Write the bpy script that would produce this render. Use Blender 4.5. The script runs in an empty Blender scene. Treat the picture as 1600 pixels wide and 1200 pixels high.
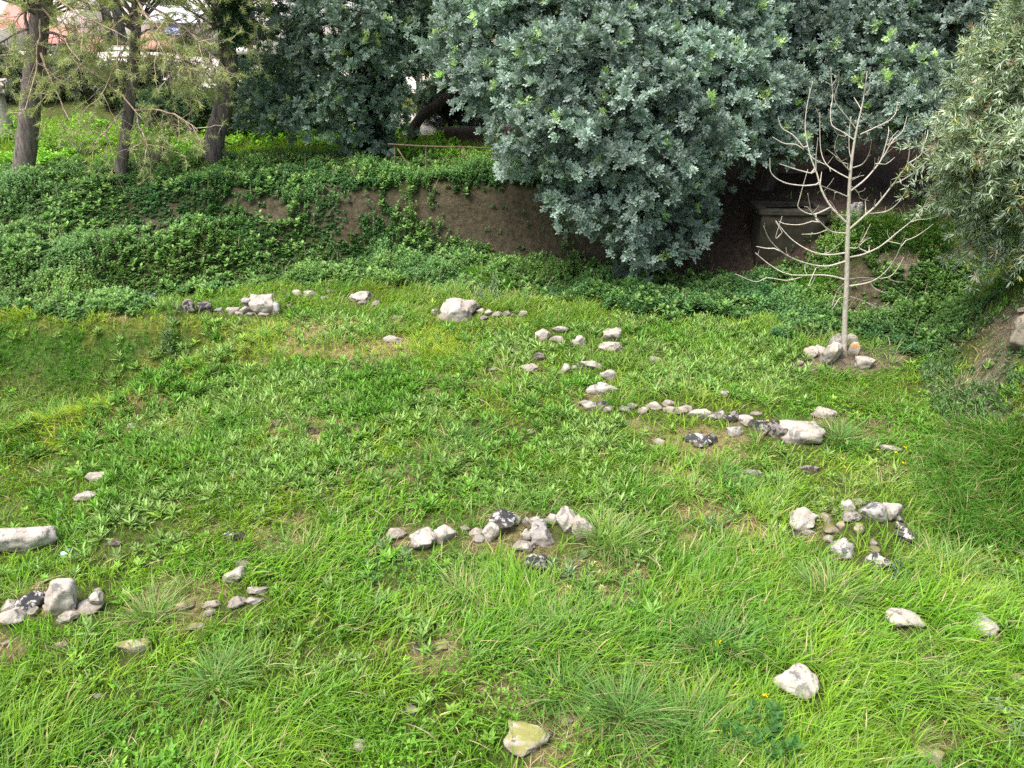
import bpy, math, random
import numpy as np
from mathutils import Vector
random.seed(7)
R = np.random.default_rng(11)
SC = bpy.context.scene
COL = SC.collection
rad = math.radians

# ------------------------------------------------------------------ helpers
def sstep(t):
    t = np.clip(t, 0, 1)
    return t * t * (3 - 2 * t)

def _hash(ix, iy, iz):
    with np.errstate(over='ignore'):
        h = (ix.astype(np.uint32) * np.uint32(374761393)) ^ (iy.astype(np.uint32) * np.uint32(668265263)) ^ (iz.astype(np.uint32) * np.uint32(2246822519))
        h = (h ^ (h >> np.uint32(13))) * np.uint32(1274126177)
        h = h ^ (h >> np.uint32(16))
    return h.astype(np.float64) / 4294967295.0

def vnoise(x, y, z=None):
    x = np.asarray(x, float); y = np.asarray(y, float)
    z = np.zeros_like(x) if z is None else np.asarray(z, float)
    fx, fy, fz = np.floor(x), np.floor(y), np.floor(z)
    ix, iy, iz = fx.astype(np.int64), fy.astype(np.int64), fz.astype(np.int64)
    u, v, w = x - fx, y - fy, z - fz
    u = u * u * (3 - 2 * u); v = v * v * (3 - 2 * v); w = w * w * (3 - 2 * w)
    def c(a, b, d): return _hash(ix + a, iy + b, iz + d)
    x00 = c(0,0,0) * (1-u) + c(1,0,0) * u
    x10 = c(0,1,0) * (1-u) + c(1,1,0) * u
    x01 = c(0,0,1) * (1-u) + c(1,0,1) * u
    x11 = c(0,1,1) * (1-u) + c(1,1,1) * u
    return ((x00*(1-v) + x10*v) * (1-w) + (x01*(1-v) + x11*v) * w) * 2 - 1

def fbm(x, y, z=None, oct=4, gain=.5):
    s = 0; a = 1.0; f = 1.0; n = 0
    for k in range(oct):
        s = s + a * vnoise(np.asarray(x)*f + 17.3*k, np.asarray(y)*f - 9.1*k, None if z is None else np.asarray(z)*f + 5.7*k)
        n += a; a *= gain; f *= 2.03
    return s / n * 1.6

def nrm(v):
    return v / np.maximum(np.linalg.norm(v, axis=-1, keepdims=True), 1e-9)

def rdir(n):
    return nrm(R.normal(size=(n, 3)))

# ------------------------------------------------------------------ camera
F = 1250.0; PITCH = rad(27.5); CH = 6.0
CP, SP = math.cos(PITCH), math.sin(PITCH)
cam = bpy.data.cameras.new('camera'); camo = bpy.data.objects.new('camera', cam); COL.objects.link(camo)
camo.location = (0, 0, CH); camo.rotation_euler = (rad(90) - PITCH, 0, 0)
cam.sensor_width = 36; cam.lens = 36 * F / 1600; cam.clip_end = 3000; cam.clip_start = .1
SC.camera = camo

def ray(px, py):
    a, b = (px - 800) / F, (600 - py) / F
    return np.array([a, CP + SP * b, -SP + CP * b])

# ------------------------------------------------------------------ terrain
BX = np.array([-30, -14, -8.75, -6.2, -2.64, 1.4, 4.7, 6.2, 7.2, 9, 12, 30.])
BY = np.array([13.4, 13.9, 14.5, 16.3, 17.6, 17.2, 16.0, 14.6, 13.9, 13.5, 13.5, 13.5])
BW = np.array([5.0, 5.0, 4.4, 2.6, 1.25, 1.5, 3.2, 3.6, 3.4, 3, 3, 3.])
RY = np.array([-30, 3, 7.35, 8.5, 11.5, 13.3, 15, 18, 40.])
RX = np.array([8, 6.3, 5.9, 5.8, 6.45, 7.3, 8.6, 11, 30.])
LY = np.array([7.0, 8.5, 9.7, 10.5, 12.4, 13.3, 15])
LX = np.array([-11, -9, -7.3, -6.1, -5.1, -4.5, -4.0])
def H(x, y):
    x = np.asarray(x, float); y = np.asarray(y, float)
    yb = np.interp(x, BX, BY); wb = np.interp(x, BX, BW)
    t = (y - yb) / wb
    left = sstep((-4.5 - x) / 2.5)
    pr = sstep(t)
    step = .55 * sstep(t / .42) + .45 * sstep((t - .62) / .3)
    pr = pr * (1 - left) + step * left
    bank = 1.62 * pr
    xr = np.interp(y, RY, RX)
    rb = 2.7 * sstep((x - xr) / 2.6)
    k = 6.0
    z = np.log(np.exp(k * bank) + np.exp(k * rb)) / k - math.log(2) / k
    lx = np.interp(y, LY, LX)
    inside = sstep((lx - x) / .5) * (1 - sstep((y - 12.75) / .95))
    z = z - 1.05 * inside
    z = z + .2 * np.exp(-((x - lx - .3) / .45) ** 2) * sstep((y - 8.8) / 1.2) * (1 - sstep((y - 12.6) / .8))
    z = z + .24 * np.exp(-((y - 14.0) / .45) ** 2) * sstep((-5.4 - x) / 1.0)
    z = z + .14 * np.exp(-(((x + 1.5) / 4.5) ** 2 + ((y - 11.5) / 3.5) ** 2))
    far = sstep((y - 19.5) / 12)
    z = z + .25 * far + .8 * far * sstep((-9 - x) / 8) + .9 * sstep((y - 17.5) / 5) * sstep((x - 4) / 4)
    z = z + .05 * fbm(x * .55, y * .55, oct=4) + .022 * fbm(x * 2.3 + 9, y * 2.3, oct=3)
    z = z + .10 * fbm(x * 1.3, y * 1.3 + 40, oct=4) * np.clip(bank, 0, 1) * (1 - np.clip((y - 20) / 3, 0, 1))
    for mx, my, mh, mr in MOUNDS:
        z = z + mh * np.exp(-((x - mx) ** 2 + (y - my) ** 2) / (mr * mr))
    return z
MOUNDS = []
def W(px, py, up=0.0):
    """where the sight line of a picture point meets the ground"""
    d = ray(px, py)
    t = np.arange(4.0, 60.0, .03)
    p = np.array([0, 0, CH])[None] + d[None] * t[:, None]
    below = p[:, 2] < H(p[:, 0], p[:, 1]) + up
    i = int(np.argmax(below)) if below.any() else len(t) - 1
    return p[i]
def at_y(px, py, y):
    d = ray(px, py); t = y / d[1]
    return np.array([d[0] * t, y, CH + d[2] * t])
_m = []
for px, py, mh, mr in [(80, 965, .08, .5), (840, 835, .10, .7), (1330, 825, .20, .75), (1310, 560, .12, .6), (360, 930, .06, .5), (1100, 650, .08, .9), (1150, 665, .08, .8), (400, 485, .1, .8), (730, 490, .12, .7), (930, 540, .08, .8), (1470, 985, .12, .6), (1240, 1070, .05, .4)]:
    p = W(px, py); _m.append((p[0], p[1], mh, mr))
MOUNDS = _m

def poly(pts, up=0):
    return np.array([W(a, b, up)[:2] for a, b in pts])
def inpoly(P, x, y):
    ins = np.zeros(len(x), bool); n = len(P); j = n - 1
    for i in range(n):
        xi, yi = P[i]; xj, yj = P[j]
        c = ((yi > y) != (yj > y)) & (x < (xj - xi) * (y - yi) / (yj - yi + 1e-12) + xi)
        ins ^= c; j = i
    return ins
def mask(P, x, y, jit=.25, sc=1.6):
    x = np.ravel(x); y = np.ravel(y)
    f = 1.0 if jit > .25 else 2.2
    return inpoly(P, x + 1.4 * jit * fbm(x * sc * f + 3, y * sc * f, oct=4, gain=.65), y + 1.1 * jit * fbm(x * sc * f - 7, y * sc * f + 5, oct=4, gain=.65))

# ------------------------------------------------------------------ geometry builder
class Geo:
    def __init__(s): s.v = []; s.q = []; s.t = []; s.c = []; s.n = 0
    def add(s, v, q=None, t=None, c=(1, 1, 1)):
        v = np.asarray(v, np.float32).reshape(-1, 3); c = np.asarray(c, np.float32)
        if c.ndim == 1: c = np.broadcast_to(c, (len(v), 3))
        if q is not None and len(q): s.q.append(np.asarray(q, np.int64) + s.n)
        if t is not None and len(t): s.t.append(np.asarray(t, np.int64) + s.n)
        s.v.append(v); s.c.append(c); s.n += len(v)
    def inst(s, tv, tq, pos, X, Y, Z, sc, col, tint=None):
        N = len(pos)
        if N == 0: return
        tv = np.asarray(tv, float); k = len(tv)
        sc = np.broadcast_to(np.asarray(sc, float).reshape(-1, 1) if np.ndim(sc) < 2 else sc, (N, 1)) if np.ndim(sc) < 2 else sc
        if sc.shape[1] == 1: sc = np.repeat(sc, 3, 1)
        v = pos[:, None] + (tv[None, :, 0:1] * sc[:, None, 0:1]) * X[:, None] + (tv[None, :, 1:2] * sc[:, None, 1:2]) * Y[:, None] + (tv[None, :, 2:3] * sc[:, None, 2:3]) * Z[:, None]
        q = (np.asarray(tq)[None] + (np.arange(N) * k)[:, None, None]).reshape(-1, 4)
        c = np.repeat(col[:, None], k, 1)
        if tint is not None: c = c * np.asarray(tint)[None, :, None]
        s.add(v.reshape(-1, 3), q, None, c.reshape(-1, 3))
    def build(s, name, mat, parent=None, smooth=False, origin=None):
        v = np.concatenate(s.v); c = np.concatenate(s.c)
        if origin is not None: v = v - np.asarray(origin, np.float32)
        me = bpy.data.meshes.new(name)
        nq = sum(len(a) for a in s.q); nt = sum(len(a) for a in s.t)
        idx = []; tot = []
        if nq: idx.append(np.concatenate(s.q).ravel()); tot.append(np.full(nq, 4))
        if nt: idx.append(np.concatenate(s.t).ravel()); tot.append(np.full(nt, 3))
        idx = np.concatenate(idx).astype(np.int32); tot = np.concatenate(tot).astype(np.int32)
        st = np.concatenate([[0], np.cumsum(tot)[:-1]]).astype(np.int32)
        me.vertices.add(len(v)); me.vertices.foreach_set('co', v.astype(np.float32).ravel())
        me.loops.add(len(idx)); me.loops.foreach_set('vertex_index', idx)
        me.polygons.add(len(tot)); me.polygons.foreach_set('loop_start', st); me.polygons.foreach_set('loop_total', tot)
        if smooth: me.polygons.foreach_set('use_smooth', np.ones(len(tot), bool))
        me.update(calc_edges=True)
        ca = me.color_attributes.new('Col', 'FLOAT_COLOR', 'POINT')
        ca.data.foreach_set('color', np.concatenate([c, np.ones((len(c), 1), np.float32)], 1).astype(np.float32).ravel())
        if mat: me.materials.append(mat)
        o = bpy.data.objects.new(name, me); COL.objects.link(o)
        if origin is not None: o.location = tuple(float(a) for a in origin)
        if parent is not None:
            o.parent = parent
            if origin is not None: o.location = tuple(float(a) - b for a, b in zip(origin, parent.location))
            else: o.location = tuple(-a for a in parent.location)
        return o

def tag(o, label=None, cat=None, group=None, kind=None):
    if label: o['label'] = label
    if cat: o['category'] = cat
    if group: o['group'] = group
    if kind: o['kind'] = kind
    return o
def thing(name, label, cat, loc, group=None):
    o = bpy.data.objects.new(name, None); COL.objects.link(o); o.location = tuple(float(a) for a in loc)
    o.empty_display_size = .2
    return tag(o, label, cat, group)

def tube(g, pts, r, sides=7, col=(1, 1, 1), rough=0, cap=True):
    pts = np.asarray(pts, float); n = len(pts); r = np.broadcast_to(np.asarray(r, float), (n,))
    T = nrm(np.gradient(pts, axis=0))
    ref = np.array([0, 0, 1.0]) if abs(T[0, 2]) < .9 else np.array([1.0, 0, 0])
    A = nrm(np.cross(T, ref[None])); 
    for i in range(1, n):
        a = A[i - 1] - T[i] * np.dot(A[i - 1], T[i]); A[i] = a / max(np.linalg.norm(a), 1e-9)
    B = np.cross(T, A)
    th = np.arange(sides) / sides * 2 * np.pi
    rr = r[:, None] * np.ones((1, sides))
    if rough: rr = rr * (1 + rough * R.normal(size=(n, sides)))
    v = pts[:, None] + rr[..., None] * (np.cos(th)[None, :, None] * A[:, None] + np.sin(th)[None, :, None] * B[:, None])
    q = []
    for i in range(n - 1):
        for k in range(sides):
            k2 = (k + 1) % sides
            q.append((i*sides + k, i*sides + k2, (i+1)*sides + k2, (i+1)*sides + k))
    v = v.reshape(-1, 3); t = []
    if cap:
        v = np.concatenate([v, pts[-1:] + T[-1:] * r[-1]]); e = len(v) - 1; b = (n - 1) * sides
        t = [(b + k, b + (k + 1) % sides, e) for k in range(sides)]
    g.add(v, q, t, col)

def spline(pts, n):
    pts = np.asarray(pts, float); m = len(pts)
    if m == 2:
        u = np.linspace(0, 1, n)[:, None]; return pts[0] * (1 - u) + pts[1] * u
    P = np.concatenate([2 * pts[:1] - pts[1:2], pts, 2 * pts[-1:] - pts[-2:-1]])
    out = []
    for u in np.linspace(0, m - 1 - 1e-6, n):
        i = int(u); f = u - i; p0, p1, p2, p3 = P[i:i+4]
        out.append(.5 * (2*p1 + (p2-p0)*f + (2*p0-5*p1+4*p2-p3)*f*f + (3*p1-p0-3*p2+p3)*f**3))
    return np.array(out)

# ------------------------------------------------------------------ materials
def newmat(name):
    m = bpy.data.materials.new(name); m.use_nodes = True
    nt = m.node_tree; nt.nodes.clear()
    return m, nt, nt.nodes, nt.links
def N(nt, typ, **kw):
    n = nt.nodes.new(typ)
    for k, v in kw.items():
        if k.startswith('_'): setattr(n, k[1:], v)
        else: n.inputs[k.replace('__', ' ')].default_value = v
    return n
def leafmat(name, transl=.35, rough=.5, spec=.3, tcol=(1.25, 1.35, .6)):
    m, nt, nd, lk = newmat(name)
    at = N(nt, 'ShaderNodeAttribute', _attribute_name='Col')
    p = N(nt, 'ShaderNodeBsdfPrincipled', Roughness=rough); p.inputs['Specular IOR Level'].default_value = spec
    lk.new(at.outputs['Color'], p.inputs['Base Color'])
    out = N(nt, 'ShaderNodeOutputMaterial')
    if transl > 0:
        mx = N(nt, 'ShaderNodeMix', _data_type='RGBA', _blend_type='MULTIPLY'); mx.inputs[0].default_value = 1
        lk.new(at.outputs['Color'], mx.inputs[6]); mx.inputs[7].default_value = (*tcol, 1)
        tr = N(nt, 'ShaderNodeBsdfTranslucent'); lk.new(mx.outputs[2], tr.inputs['Color'])
        ms = N(nt, 'ShaderNodeMixShader', Fac=transl)
        lk.new(p.outputs[0], ms.inputs[1]); lk.new(tr.outputs[0], ms.inputs[2]); lk.new(ms.outputs[0], out.inputs[0])
    else: lk.new(p.outputs[0], out.inputs[0])
    return m
def ramp(nt, stops, interp='LINEAR'):
    r = nt.nodes.new('ShaderNodeValToRGB'); r.color_ramp.interpolation = interp
    e = r.color_ramp.elements
    while len(e) < len(stops): e.new(.5)
    for el, (p, c) in zip(e, stops):
        el.position = p; el.color = (*c, 1) if len(c) == 3 else c
    return r
def barkmat(name, c1, c2, scale=(9, 9, 1.6), bump=.6):
    m, nt, nd, lk = newmat(name)
    tc = N(nt, 'ShaderNodeTexCoord'); mp = N(nt, 'ShaderNodeMapping'); mp.inputs['Scale'].default_value = scale
    lk.new(tc.outputs['Object'], mp.inputs[0])
    n1 = N(nt, 'ShaderNodeTexNoise', Scale=1.6, Detail=8, Roughness=.65, Distortion=.6); lk.new(mp.outputs[0], n1.inputs['Vector'])
    v1 = N(nt, 'ShaderNodeTexVoronoi', Scale=1.3, _feature='DISTANCE_TO_EDGE'); lk.new(mp.outputs[0], v1.inputs['Vector'])
    r = ramp(nt, [(.3, c1), (.68, c2)]); lk.new(n1.outputs[0], r.inputs[0])
    at = N(nt, 'ShaderNodeAttribute', _attribute_name='Col')
    mx = N(nt, 'ShaderNodeMix', _data_type='RGBA', _blend_type='MULTIPLY'); mx.inputs[0].default_value = 1
    lk.new(r.outputs[0], mx.inputs[6]); lk.new(at.outputs['Color'], mx.inputs[7])
    ad = N(nt, 'ShaderNodeMath', _operation='MULTIPLY_ADD'); ad.inputs[1].default_value = 1.5
    lk.new(v1.outputs[0], ad.inputs[0]); lk.new(n1.outputs[0], ad.inputs[2])
    b = N(nt, 'ShaderNodeBump', Strength=bump, Distance=.04); lk.new(ad.outputs[0], b.inputs['Height'])
    p = N(nt, 'ShaderNodeBsdfPrincipled', Roughness=.9); p.inputs['Specular IOR Level'].default_value = .15
    lk.new(mx.outputs[2], p.inputs['Base Color']); lk.new(b.outputs[0], p.inputs['Normal'])
    out = N(nt, 'ShaderNodeOutputMaterial'); lk.new(p.outputs[0], out.inputs[0])
    return m
def stonemat(name, c1, c2, lichen=0.0, lc=(.03, .03, .035), moss=0.0, mc=(.22, .22, .05), warm=.25, lscale=9):
    m, nt, nd, lk = newmat(name)
    tc = N(nt, 'ShaderNodeTexCoord'); oi = N(nt, 'ShaderNodeObjectInfo')
    mp = N(nt, 'ShaderNodeVectorMath', _operation='ADD'); lk.new(tc.outputs['Object'], mp.inputs[0])
    cx = N(nt, 'ShaderNodeMath', _operation='MULTIPLY'); cx.inputs[1].default_value = 37; lk.new(oi.outputs['Random'], cx.inputs[0])
    lk.new(cx.outputs[0], mp.inputs[1])
    V = mp.outputs[0]
    n1 = N(nt, 'ShaderNodeTexNoise', Scale=5, Detail=9, Roughness=.62); lk.new(V, n1.inputs['Vector'])
    r = ramp(nt, [(.28, c2), (.5, c1), (.78, tuple(min(1, a * 1.18) for a in c1))]); lk.new(n1.outputs[0], r.inputs[0])
    cur = r.outputs[0]
    def mixin(fac, col, cur):
        mx = N(nt, 'ShaderNodeMix', _data_type='RGBA'); lk.new(fac, mx.inputs[0]); lk.new(cur, mx.inputs[6]); mx.inputs[7].default_value = (*col, 1)
        return mx.outputs[2]
    nw = N(nt, 'ShaderNodeTexNoise', Scale=3.1, Detail=4); lk.new(V, nw.inputs['Vector'])
    rw = ramp(nt, [(.52, (0, 0, 0)), (.72, (warm, warm, warm))]); lk.new(nw.outputs[0], rw.inputs[0])
    cur = mixin(rw.outputs[0], (.46, .30, .20), cur)
    # pits and stains
    n3 = N(nt, 'ShaderNodeTexNoise', Scale=17, Detail=8, Roughness=.75); lk.new(V, n3.inputs['Vector'])
    r3 = ramp(nt, [(.24, (.5, .5, .5)), (.33, (0, 0, 0))]); lk.new(n3.outputs[0], r3.inputs[0])
    cur = mixin(r3.outputs[0], (.10, .085, .07), cur)
    if lichen > 0:
        n2 = N(nt, 'ShaderNodeTexNoise', Scale=lscale, Detail=7, Roughness=.68, Distortion=.4); lk.new(V, n2.inputs['Vector'])
        th = .66 - .22 * lichen
        r2 = ramp(nt, [(th, (0, 0, 0)), (th + .035, (.92, .92, .92))]); lk.new(n2.outputs[0], r2.inputs[0])
        cur = mixin(r2.outputs[0], lc, cur)
    if moss > 0:
        ge = N(nt, 'ShaderNodeNewGeometry'); sx = N(nt, 'ShaderNodeSeparateXYZ'); lk.new(ge.outputs['Normal'], sx.inputs[0])
        n4 = N(nt, 'ShaderNodeTexNoise', Scale=11, Detail=6); lk.new(V, n4.inputs['Vector'])
        mu = N(nt, 'ShaderNodeMath', _operation='MULTIPLY'); lk.new(sx.outputs[2], mu.inputs[0]); lk.new(n4.outputs[0], mu.inputs[1])
        r4 = ramp(nt, [(.62 - .35 * moss, (0, 0, 0)), (.74 - .35 * moss, (.85, .85, .85))]); lk.new(mu.outputs[0], r4.inputs[0])
        cur = mixin(r4.outputs[0], mc, cur)
    sz = N(nt, 'ShaderNodeSeparateXYZ'); lk.new(tc.outputs['Object'], sz.inputs[0])
    ns = N(nt, 'ShaderNodeTexNoise', Scale=7, Detail=4); lk.new(V, ns.inputs['Vector'])
    zz = N(nt, 'ShaderNodeMath', _operation='MULTIPLY_ADD'); zz.inputs[1].default_value = -.10; lk.new(ns.outputs[0], zz.inputs[0]); lk.new(sz.outputs[2], zz.inputs[2])
    rz = ramp(nt, [(.0, (.55, .55, .55)), (.035, (0, 0, 0))]); lk.new(zz.outputs[0], rz.inputs[0])
    cur = mixin(rz.outputs[0], (.15, .125, .085), cur)
    n5 = N(nt, 'ShaderNodeTexNoise', Scale=6.5, Detail=7, Roughness=.56, Distortion=.5); lk.new(V, n5.inputs['Vector'])
    b = N(nt, 'ShaderNodeBump', Strength=.8, Distance=.045); lk.new(n5.outputs[0], b.inputs['Height'])
    p = N(nt, 'ShaderNodeBsdfPrincipled', Roughness=.92); p.inputs['Specular IOR Level'].default_value = .12
    lk.new(cur, p.inputs['Base Color']); lk.new(b.outputs[0], p.inputs['Normal'])
    out = N(nt, 'ShaderNodeOutputMaterial'); lk.new(p.outputs[0], out.inputs[0])
    return m
def plainmat(name, c, rough=.8, var=.25, scale=6, bump=.15):
    m, nt, nd, lk = newmat(name)
    tc = N(nt, 'ShaderNodeTexCoord')
    n1 = N(nt, 'ShaderNodeTexNoise', Scale=scale, Detail=7, Roughness=.65); lk.new(tc.outputs['Object'], n1.inputs['Vector'])
    r = ramp(nt, [(.3, tuple(a * (1 - var) for a in c)), (.7, tuple(min(1, a * (1 + var * .5)) for a in c))]); lk.new(n1.outputs[0], r.inputs[0])
    b = N(nt, 'ShaderNodeBump', Strength=bump, Distance=.03); lk.new(n1.outputs[0], b.inputs['Height'])
    p = N(nt, 'ShaderNodeBsdfPrincipled', Roughness=rough); p.inputs['Specular IOR Level'].default_value = .2
    lk.new(r.outputs[0], p.inputs['Base Color']); lk.new(b.outputs[0], p.inputs['Normal'])
    out = N(nt, 'ShaderNodeOutputMaterial'); lk.new(p.outputs[0], out.inputs[0])
    return m
def groundmat():
    m, nt, nd, lk = newmat('ground_soil')
    at = N(nt, 'ShaderNodeAttribute', _attribute_name='Col')
    tc = N(nt, 'ShaderNodeTexCoord')
    n1 = N(nt, 'ShaderNodeTexNoise', Scale=9, Detail=10, Roughness=.72); lk.new(tc.outputs['Object'], n1.inputs['Vector'])
    n2 = N(nt, 'ShaderNodeTexNoise', Scale=70, Detail=4, Roughness=.7); lk.new(tc.outputs['Object'], n2.inputs['Vector'])
    r = ramp(nt, [(.28, (.32, .32, .33)), (.74, (1.75, 1.68, 1.58))]); lk.new(n1.outputs[0], r.inputs[0])
    r2 = ramp(nt, [(.3, (.5, .5, .5)), (.7, (1.5, 1.5, 1.5))]); lk.new(n2.outputs[0], r2.inputs[0])
    m1 = N(nt, 'ShaderNodeMix', _data_type='RGBA', _blend_type='MULTIPLY'); m1.inputs[0].default_value = 1
    lk.new(at.outputs['Color'], m1.inputs[6]); lk.new(r.outputs[0], m1.inputs[7])
    m2 = N(nt, 'ShaderNodeMix', _data_type='RGBA', _blend_type='MULTIPLY'); m2.inputs[0].default_value = 1
    lk.new(m1.outputs[2], m2.inputs[6]); lk.new(r2.outputs[0], m2.inputs[7])
    ad = N(nt, 'ShaderNodeMath', _operation='MULTIPLY_ADD'); ad.inputs[1].default_value = .3
    lk.new(n2.outputs[0], ad.inputs[0]); lk.new(n1.outputs[0], ad.inputs[2])
    b = N(nt, 'ShaderNodeBump', Strength=.9, Distance=.08); lk.new(ad.outputs[0], b.inputs['Height'])
    p = N(nt, 'ShaderNodeBsdfPrincipled', Roughness=.95); p.inputs['Specular IOR Level'].default_value = .1
    lk.new(m2.outputs[2], p.inputs['Base Color']); lk.new(b.outputs[0], p.inputs['Normal'])
    out = N(nt, 'ShaderNodeOutputMaterial'); lk.new(p.outputs[0], out.inputs[0])
    return m

M_GRASS = leafmat('grass_blades', .40, .55, .25, (1.2, 1.3, .55))
M_HERB = leafmat('herb_leaves', .30, .5, .35, (1.2, 1.3, .6))
M_COVER = leafmat('ground_cover_leaves', .28, .5, .3, (1.2, 1.35, .6))
M_CAROB = leafmat('carob_leaves', .30, .45, .5, (1.1, 1.25, .8))
M_SHRUB = leafmat('shrub_leaves', .3, .5, .35)
M_NEEDLE = leafmat('pine_needles', .25, .6, .2)
M_STRAW = leafmat('dry_straw', .25, .8, .1, (1.1, 1, .8))
M_PETAL = leafmat('petals', .3, .6, .2, (1.1, 1, .6))
M_PINE = barkmat('pine_bark', (.07, .058, .054), (.30, .245, .22))
M_BARK = barkmat('carob_bark', (.03, .025, .022), (.12, .095, .08))
M_SAPL = barkmat('sapling_bark', (.43, .38, .31), (.68, .62, .52), (14, 14, 5), .25)
M_TWIG = barkmat('twig_bark', (.25, .22, .18), (.45, .40, .34), (14, 14, 5), .2)
M_PALE = stonemat('pale_limestone', (.45, .405, .35), (.30, .265, .23), lichen=.5, lc=(.215, .20, .18), warm=.4, lscale=8)
M_GREY = stonemat('grey_limestone', (.40, .38, .355), (.25, .24, .22), lichen=.55, lc=(.10, .10, .10))
M_BLACK = stonemat('lichened_limestone', (.50, .475, .43), (.34, .32, .29), lichen=.95, lc=(.025, .025, .03), lscale=12)
M_DARK = stonemat('dark_stone', (.25, .22, .2), (.12, .11, .1), lichen=.85, lc=(.03, .03, .03))
M_MOSSY = stonemat('mossy_limestone', (.42, .37, .29), (.28, .24, .175), lichen=.3, moss=.85, mc=(.24, .24, .05), warm=.5, lc=(.14, .13, .1))
M_ORANGE = stonemat('orange_lichen_limestone', (.43, .39, .34), (.28, .25, .21), lichen=.45, lc=(.50, .27, .10), lscale=5)
M_EARTH = stonemat('crumbling_earth', (.235, .21, .165), (.14, .12, .092), lichen=.5, lc=(.10, .08, .055))
M_GROUND = groundmat()

# ------------------------------------------------------------------ regions of the ground (fixed world outlines)
P_DIRT = [poly(p) for p in [
    [(612, 296), (700, 286), (800, 290), (880, 320), (960, 350), (980, 420), (860, 418), (780, 400), (700, 392), (640, 362), (618, 330)],
    [(470, 292), (585, 296), (600, 330), (570, 360), (560, 390), (510, 385), (490, 340)],
    [(365, 300), (440, 300), (470, 335), (440, 350), (400, 345), (362, 335)],
    [(190, 350), (285, 328), (300, 345), (220, 378), (150, 385), (110, 370)],
    [(1310, 430), (1370, 430), (1400, 490), (1330, 500), (1290, 480)],
]]
P_DRY = [poly(p) for p in [
    [(1395, 385), (1490, 370), (1510, 420), (1420, 425), (1350, 400)],
    [(1530, 480), (1600, 470), (1600, 720), (1540, 690), (1470, 640), (1450, 600), (1530, 560)],
    [(1360, 540), (1400, 540), (1420, 570), (1360, 585), (1240, 585), (1240, 565)],
]]
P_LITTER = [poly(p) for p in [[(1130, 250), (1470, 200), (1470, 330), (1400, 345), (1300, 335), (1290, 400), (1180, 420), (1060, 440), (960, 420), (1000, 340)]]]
P_BARE = [poly(p) for p in [  # thin, brownish spots of the field
    [(430, 500), (620, 500), (640, 560), (560, 580), (430, 560)], [(1060, 750), (1180, 740), (1200, 830), (1100, 840)],
    [(820, 880), (930, 880), (1000, 930), (960, 960), (860, 940)], [(430, 830), (520, 830), (520, 870), (430, 880)],
    [(1020, 670), (1160, 670), (1150, 720), (1020, 720)], [(420, 650), (540, 650), (540, 700), (440, 700)],
    [(640, 1000), (760, 1000), (760, 1050), (640, 1050)], [(270, 920), (340, 920), (350, 990), (270, 990)], [(600, 820), (640, 820), (640, 860), (600, 860)],
    [(150, 620), (290, 600), (290, 650), (180, 690)], [(1500, 1080), (1600, 1080), (1600, 1140), (1500, 1140)]]]
P_COVER = poly([(-300, 470), (0, 488), (120, 502), (235, 492), (250, 470), (300, 458), (450, 446), (560, 446), (700, 452), (800, 448), (870, 470), (1000, 500), (1100, 498), (1200, 500), (1235, 535), (1300, 520), (1370, 530), (1400, 560), (1470, 560), (1525, 530), (1545, 480), (1520, 420), (1440, 400), (1300, 340), (1150, 440), (1000, 300), (800, 240), (600, 236), (340, 240), (0, 265), (-300, 280)])
P_LIME = [poly(p) for p in [[(560, 205), (850, 215), (850, 262), (640, 258), (560, 240)], [(330, 205), (640, 205), (600, 240), (330, 245)], [(-200, 190), (340, 195), (330, 262), (-200, 278)]]]  # sunlit terrace, its leaves coloured lighter to stand for the sun
P_DEEP = [poly(p) for p in [[(560, 740), (900, 740), (860, 820), (600, 830), (500, 800)], [(400, 870), (800, 850), (820, 960), (600, 980), (420, 960)], [(1180, 560), (1460, 560), (1420, 760), (1300, 700), (1180, 620)], [(380, 590), (640, 580), (700, 660), (500, 680)]]]
P_YEL = [poly(p) for p in [[(-60, 486), (120, 500), (350, 508), (360, 528), (150, 518), (-60, 506)], [(200, 590), (340, 542), (460, 500), (490, 520), (370, 580), (240, 630), (60, 720), (40, 690)], [(420, 500), (700, 510), (800, 560), (620, 560), (440, 570)]]]  # includes the lit ridge and mound edge, sunlight put into the yellow
P_SIDE = [poly(p) for p in [[(-60, 515), (150, 524), (340, 534), (290, 565), (100, 590), (-60, 585)]]]  # slope below the ridge, its shade put into the green
P_HEAP = [poly(p) for p in [[(1225, 785), (1300, 768), (1400, 772), (1432, 830), (1425, 862), (1390, 897), (1350, 897), (1290, 882), (1228, 850)], [(605, 815), (760, 788), (930, 788), (940, 852), (860, 902), (800, 872), (610, 870)], [(900, 618), (1020, 620), (1290, 650), (1295, 702), (1180, 698), (1000, 660), (900, 648)], [(0, 925), (60, 898), (175, 908), (178, 985), (0, 990)], [(270, 930), (420, 905), (420, 955), (330, 990), (270, 990)], [(1240, 535), (1300, 515), (1370, 540), (1370, 580), (1240, 580)]]]
P_HERB = [poly(p) for p in [[(300, 560), (1000, 520), (960, 700), (1000, 830), (560, 760), (120, 830), (60, 720)], [(1020, 510), (1260, 510), (1260, 620), (1000, 600)], [(180, 530), (330, 530), (300, 580), (150, 570)]]]

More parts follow.
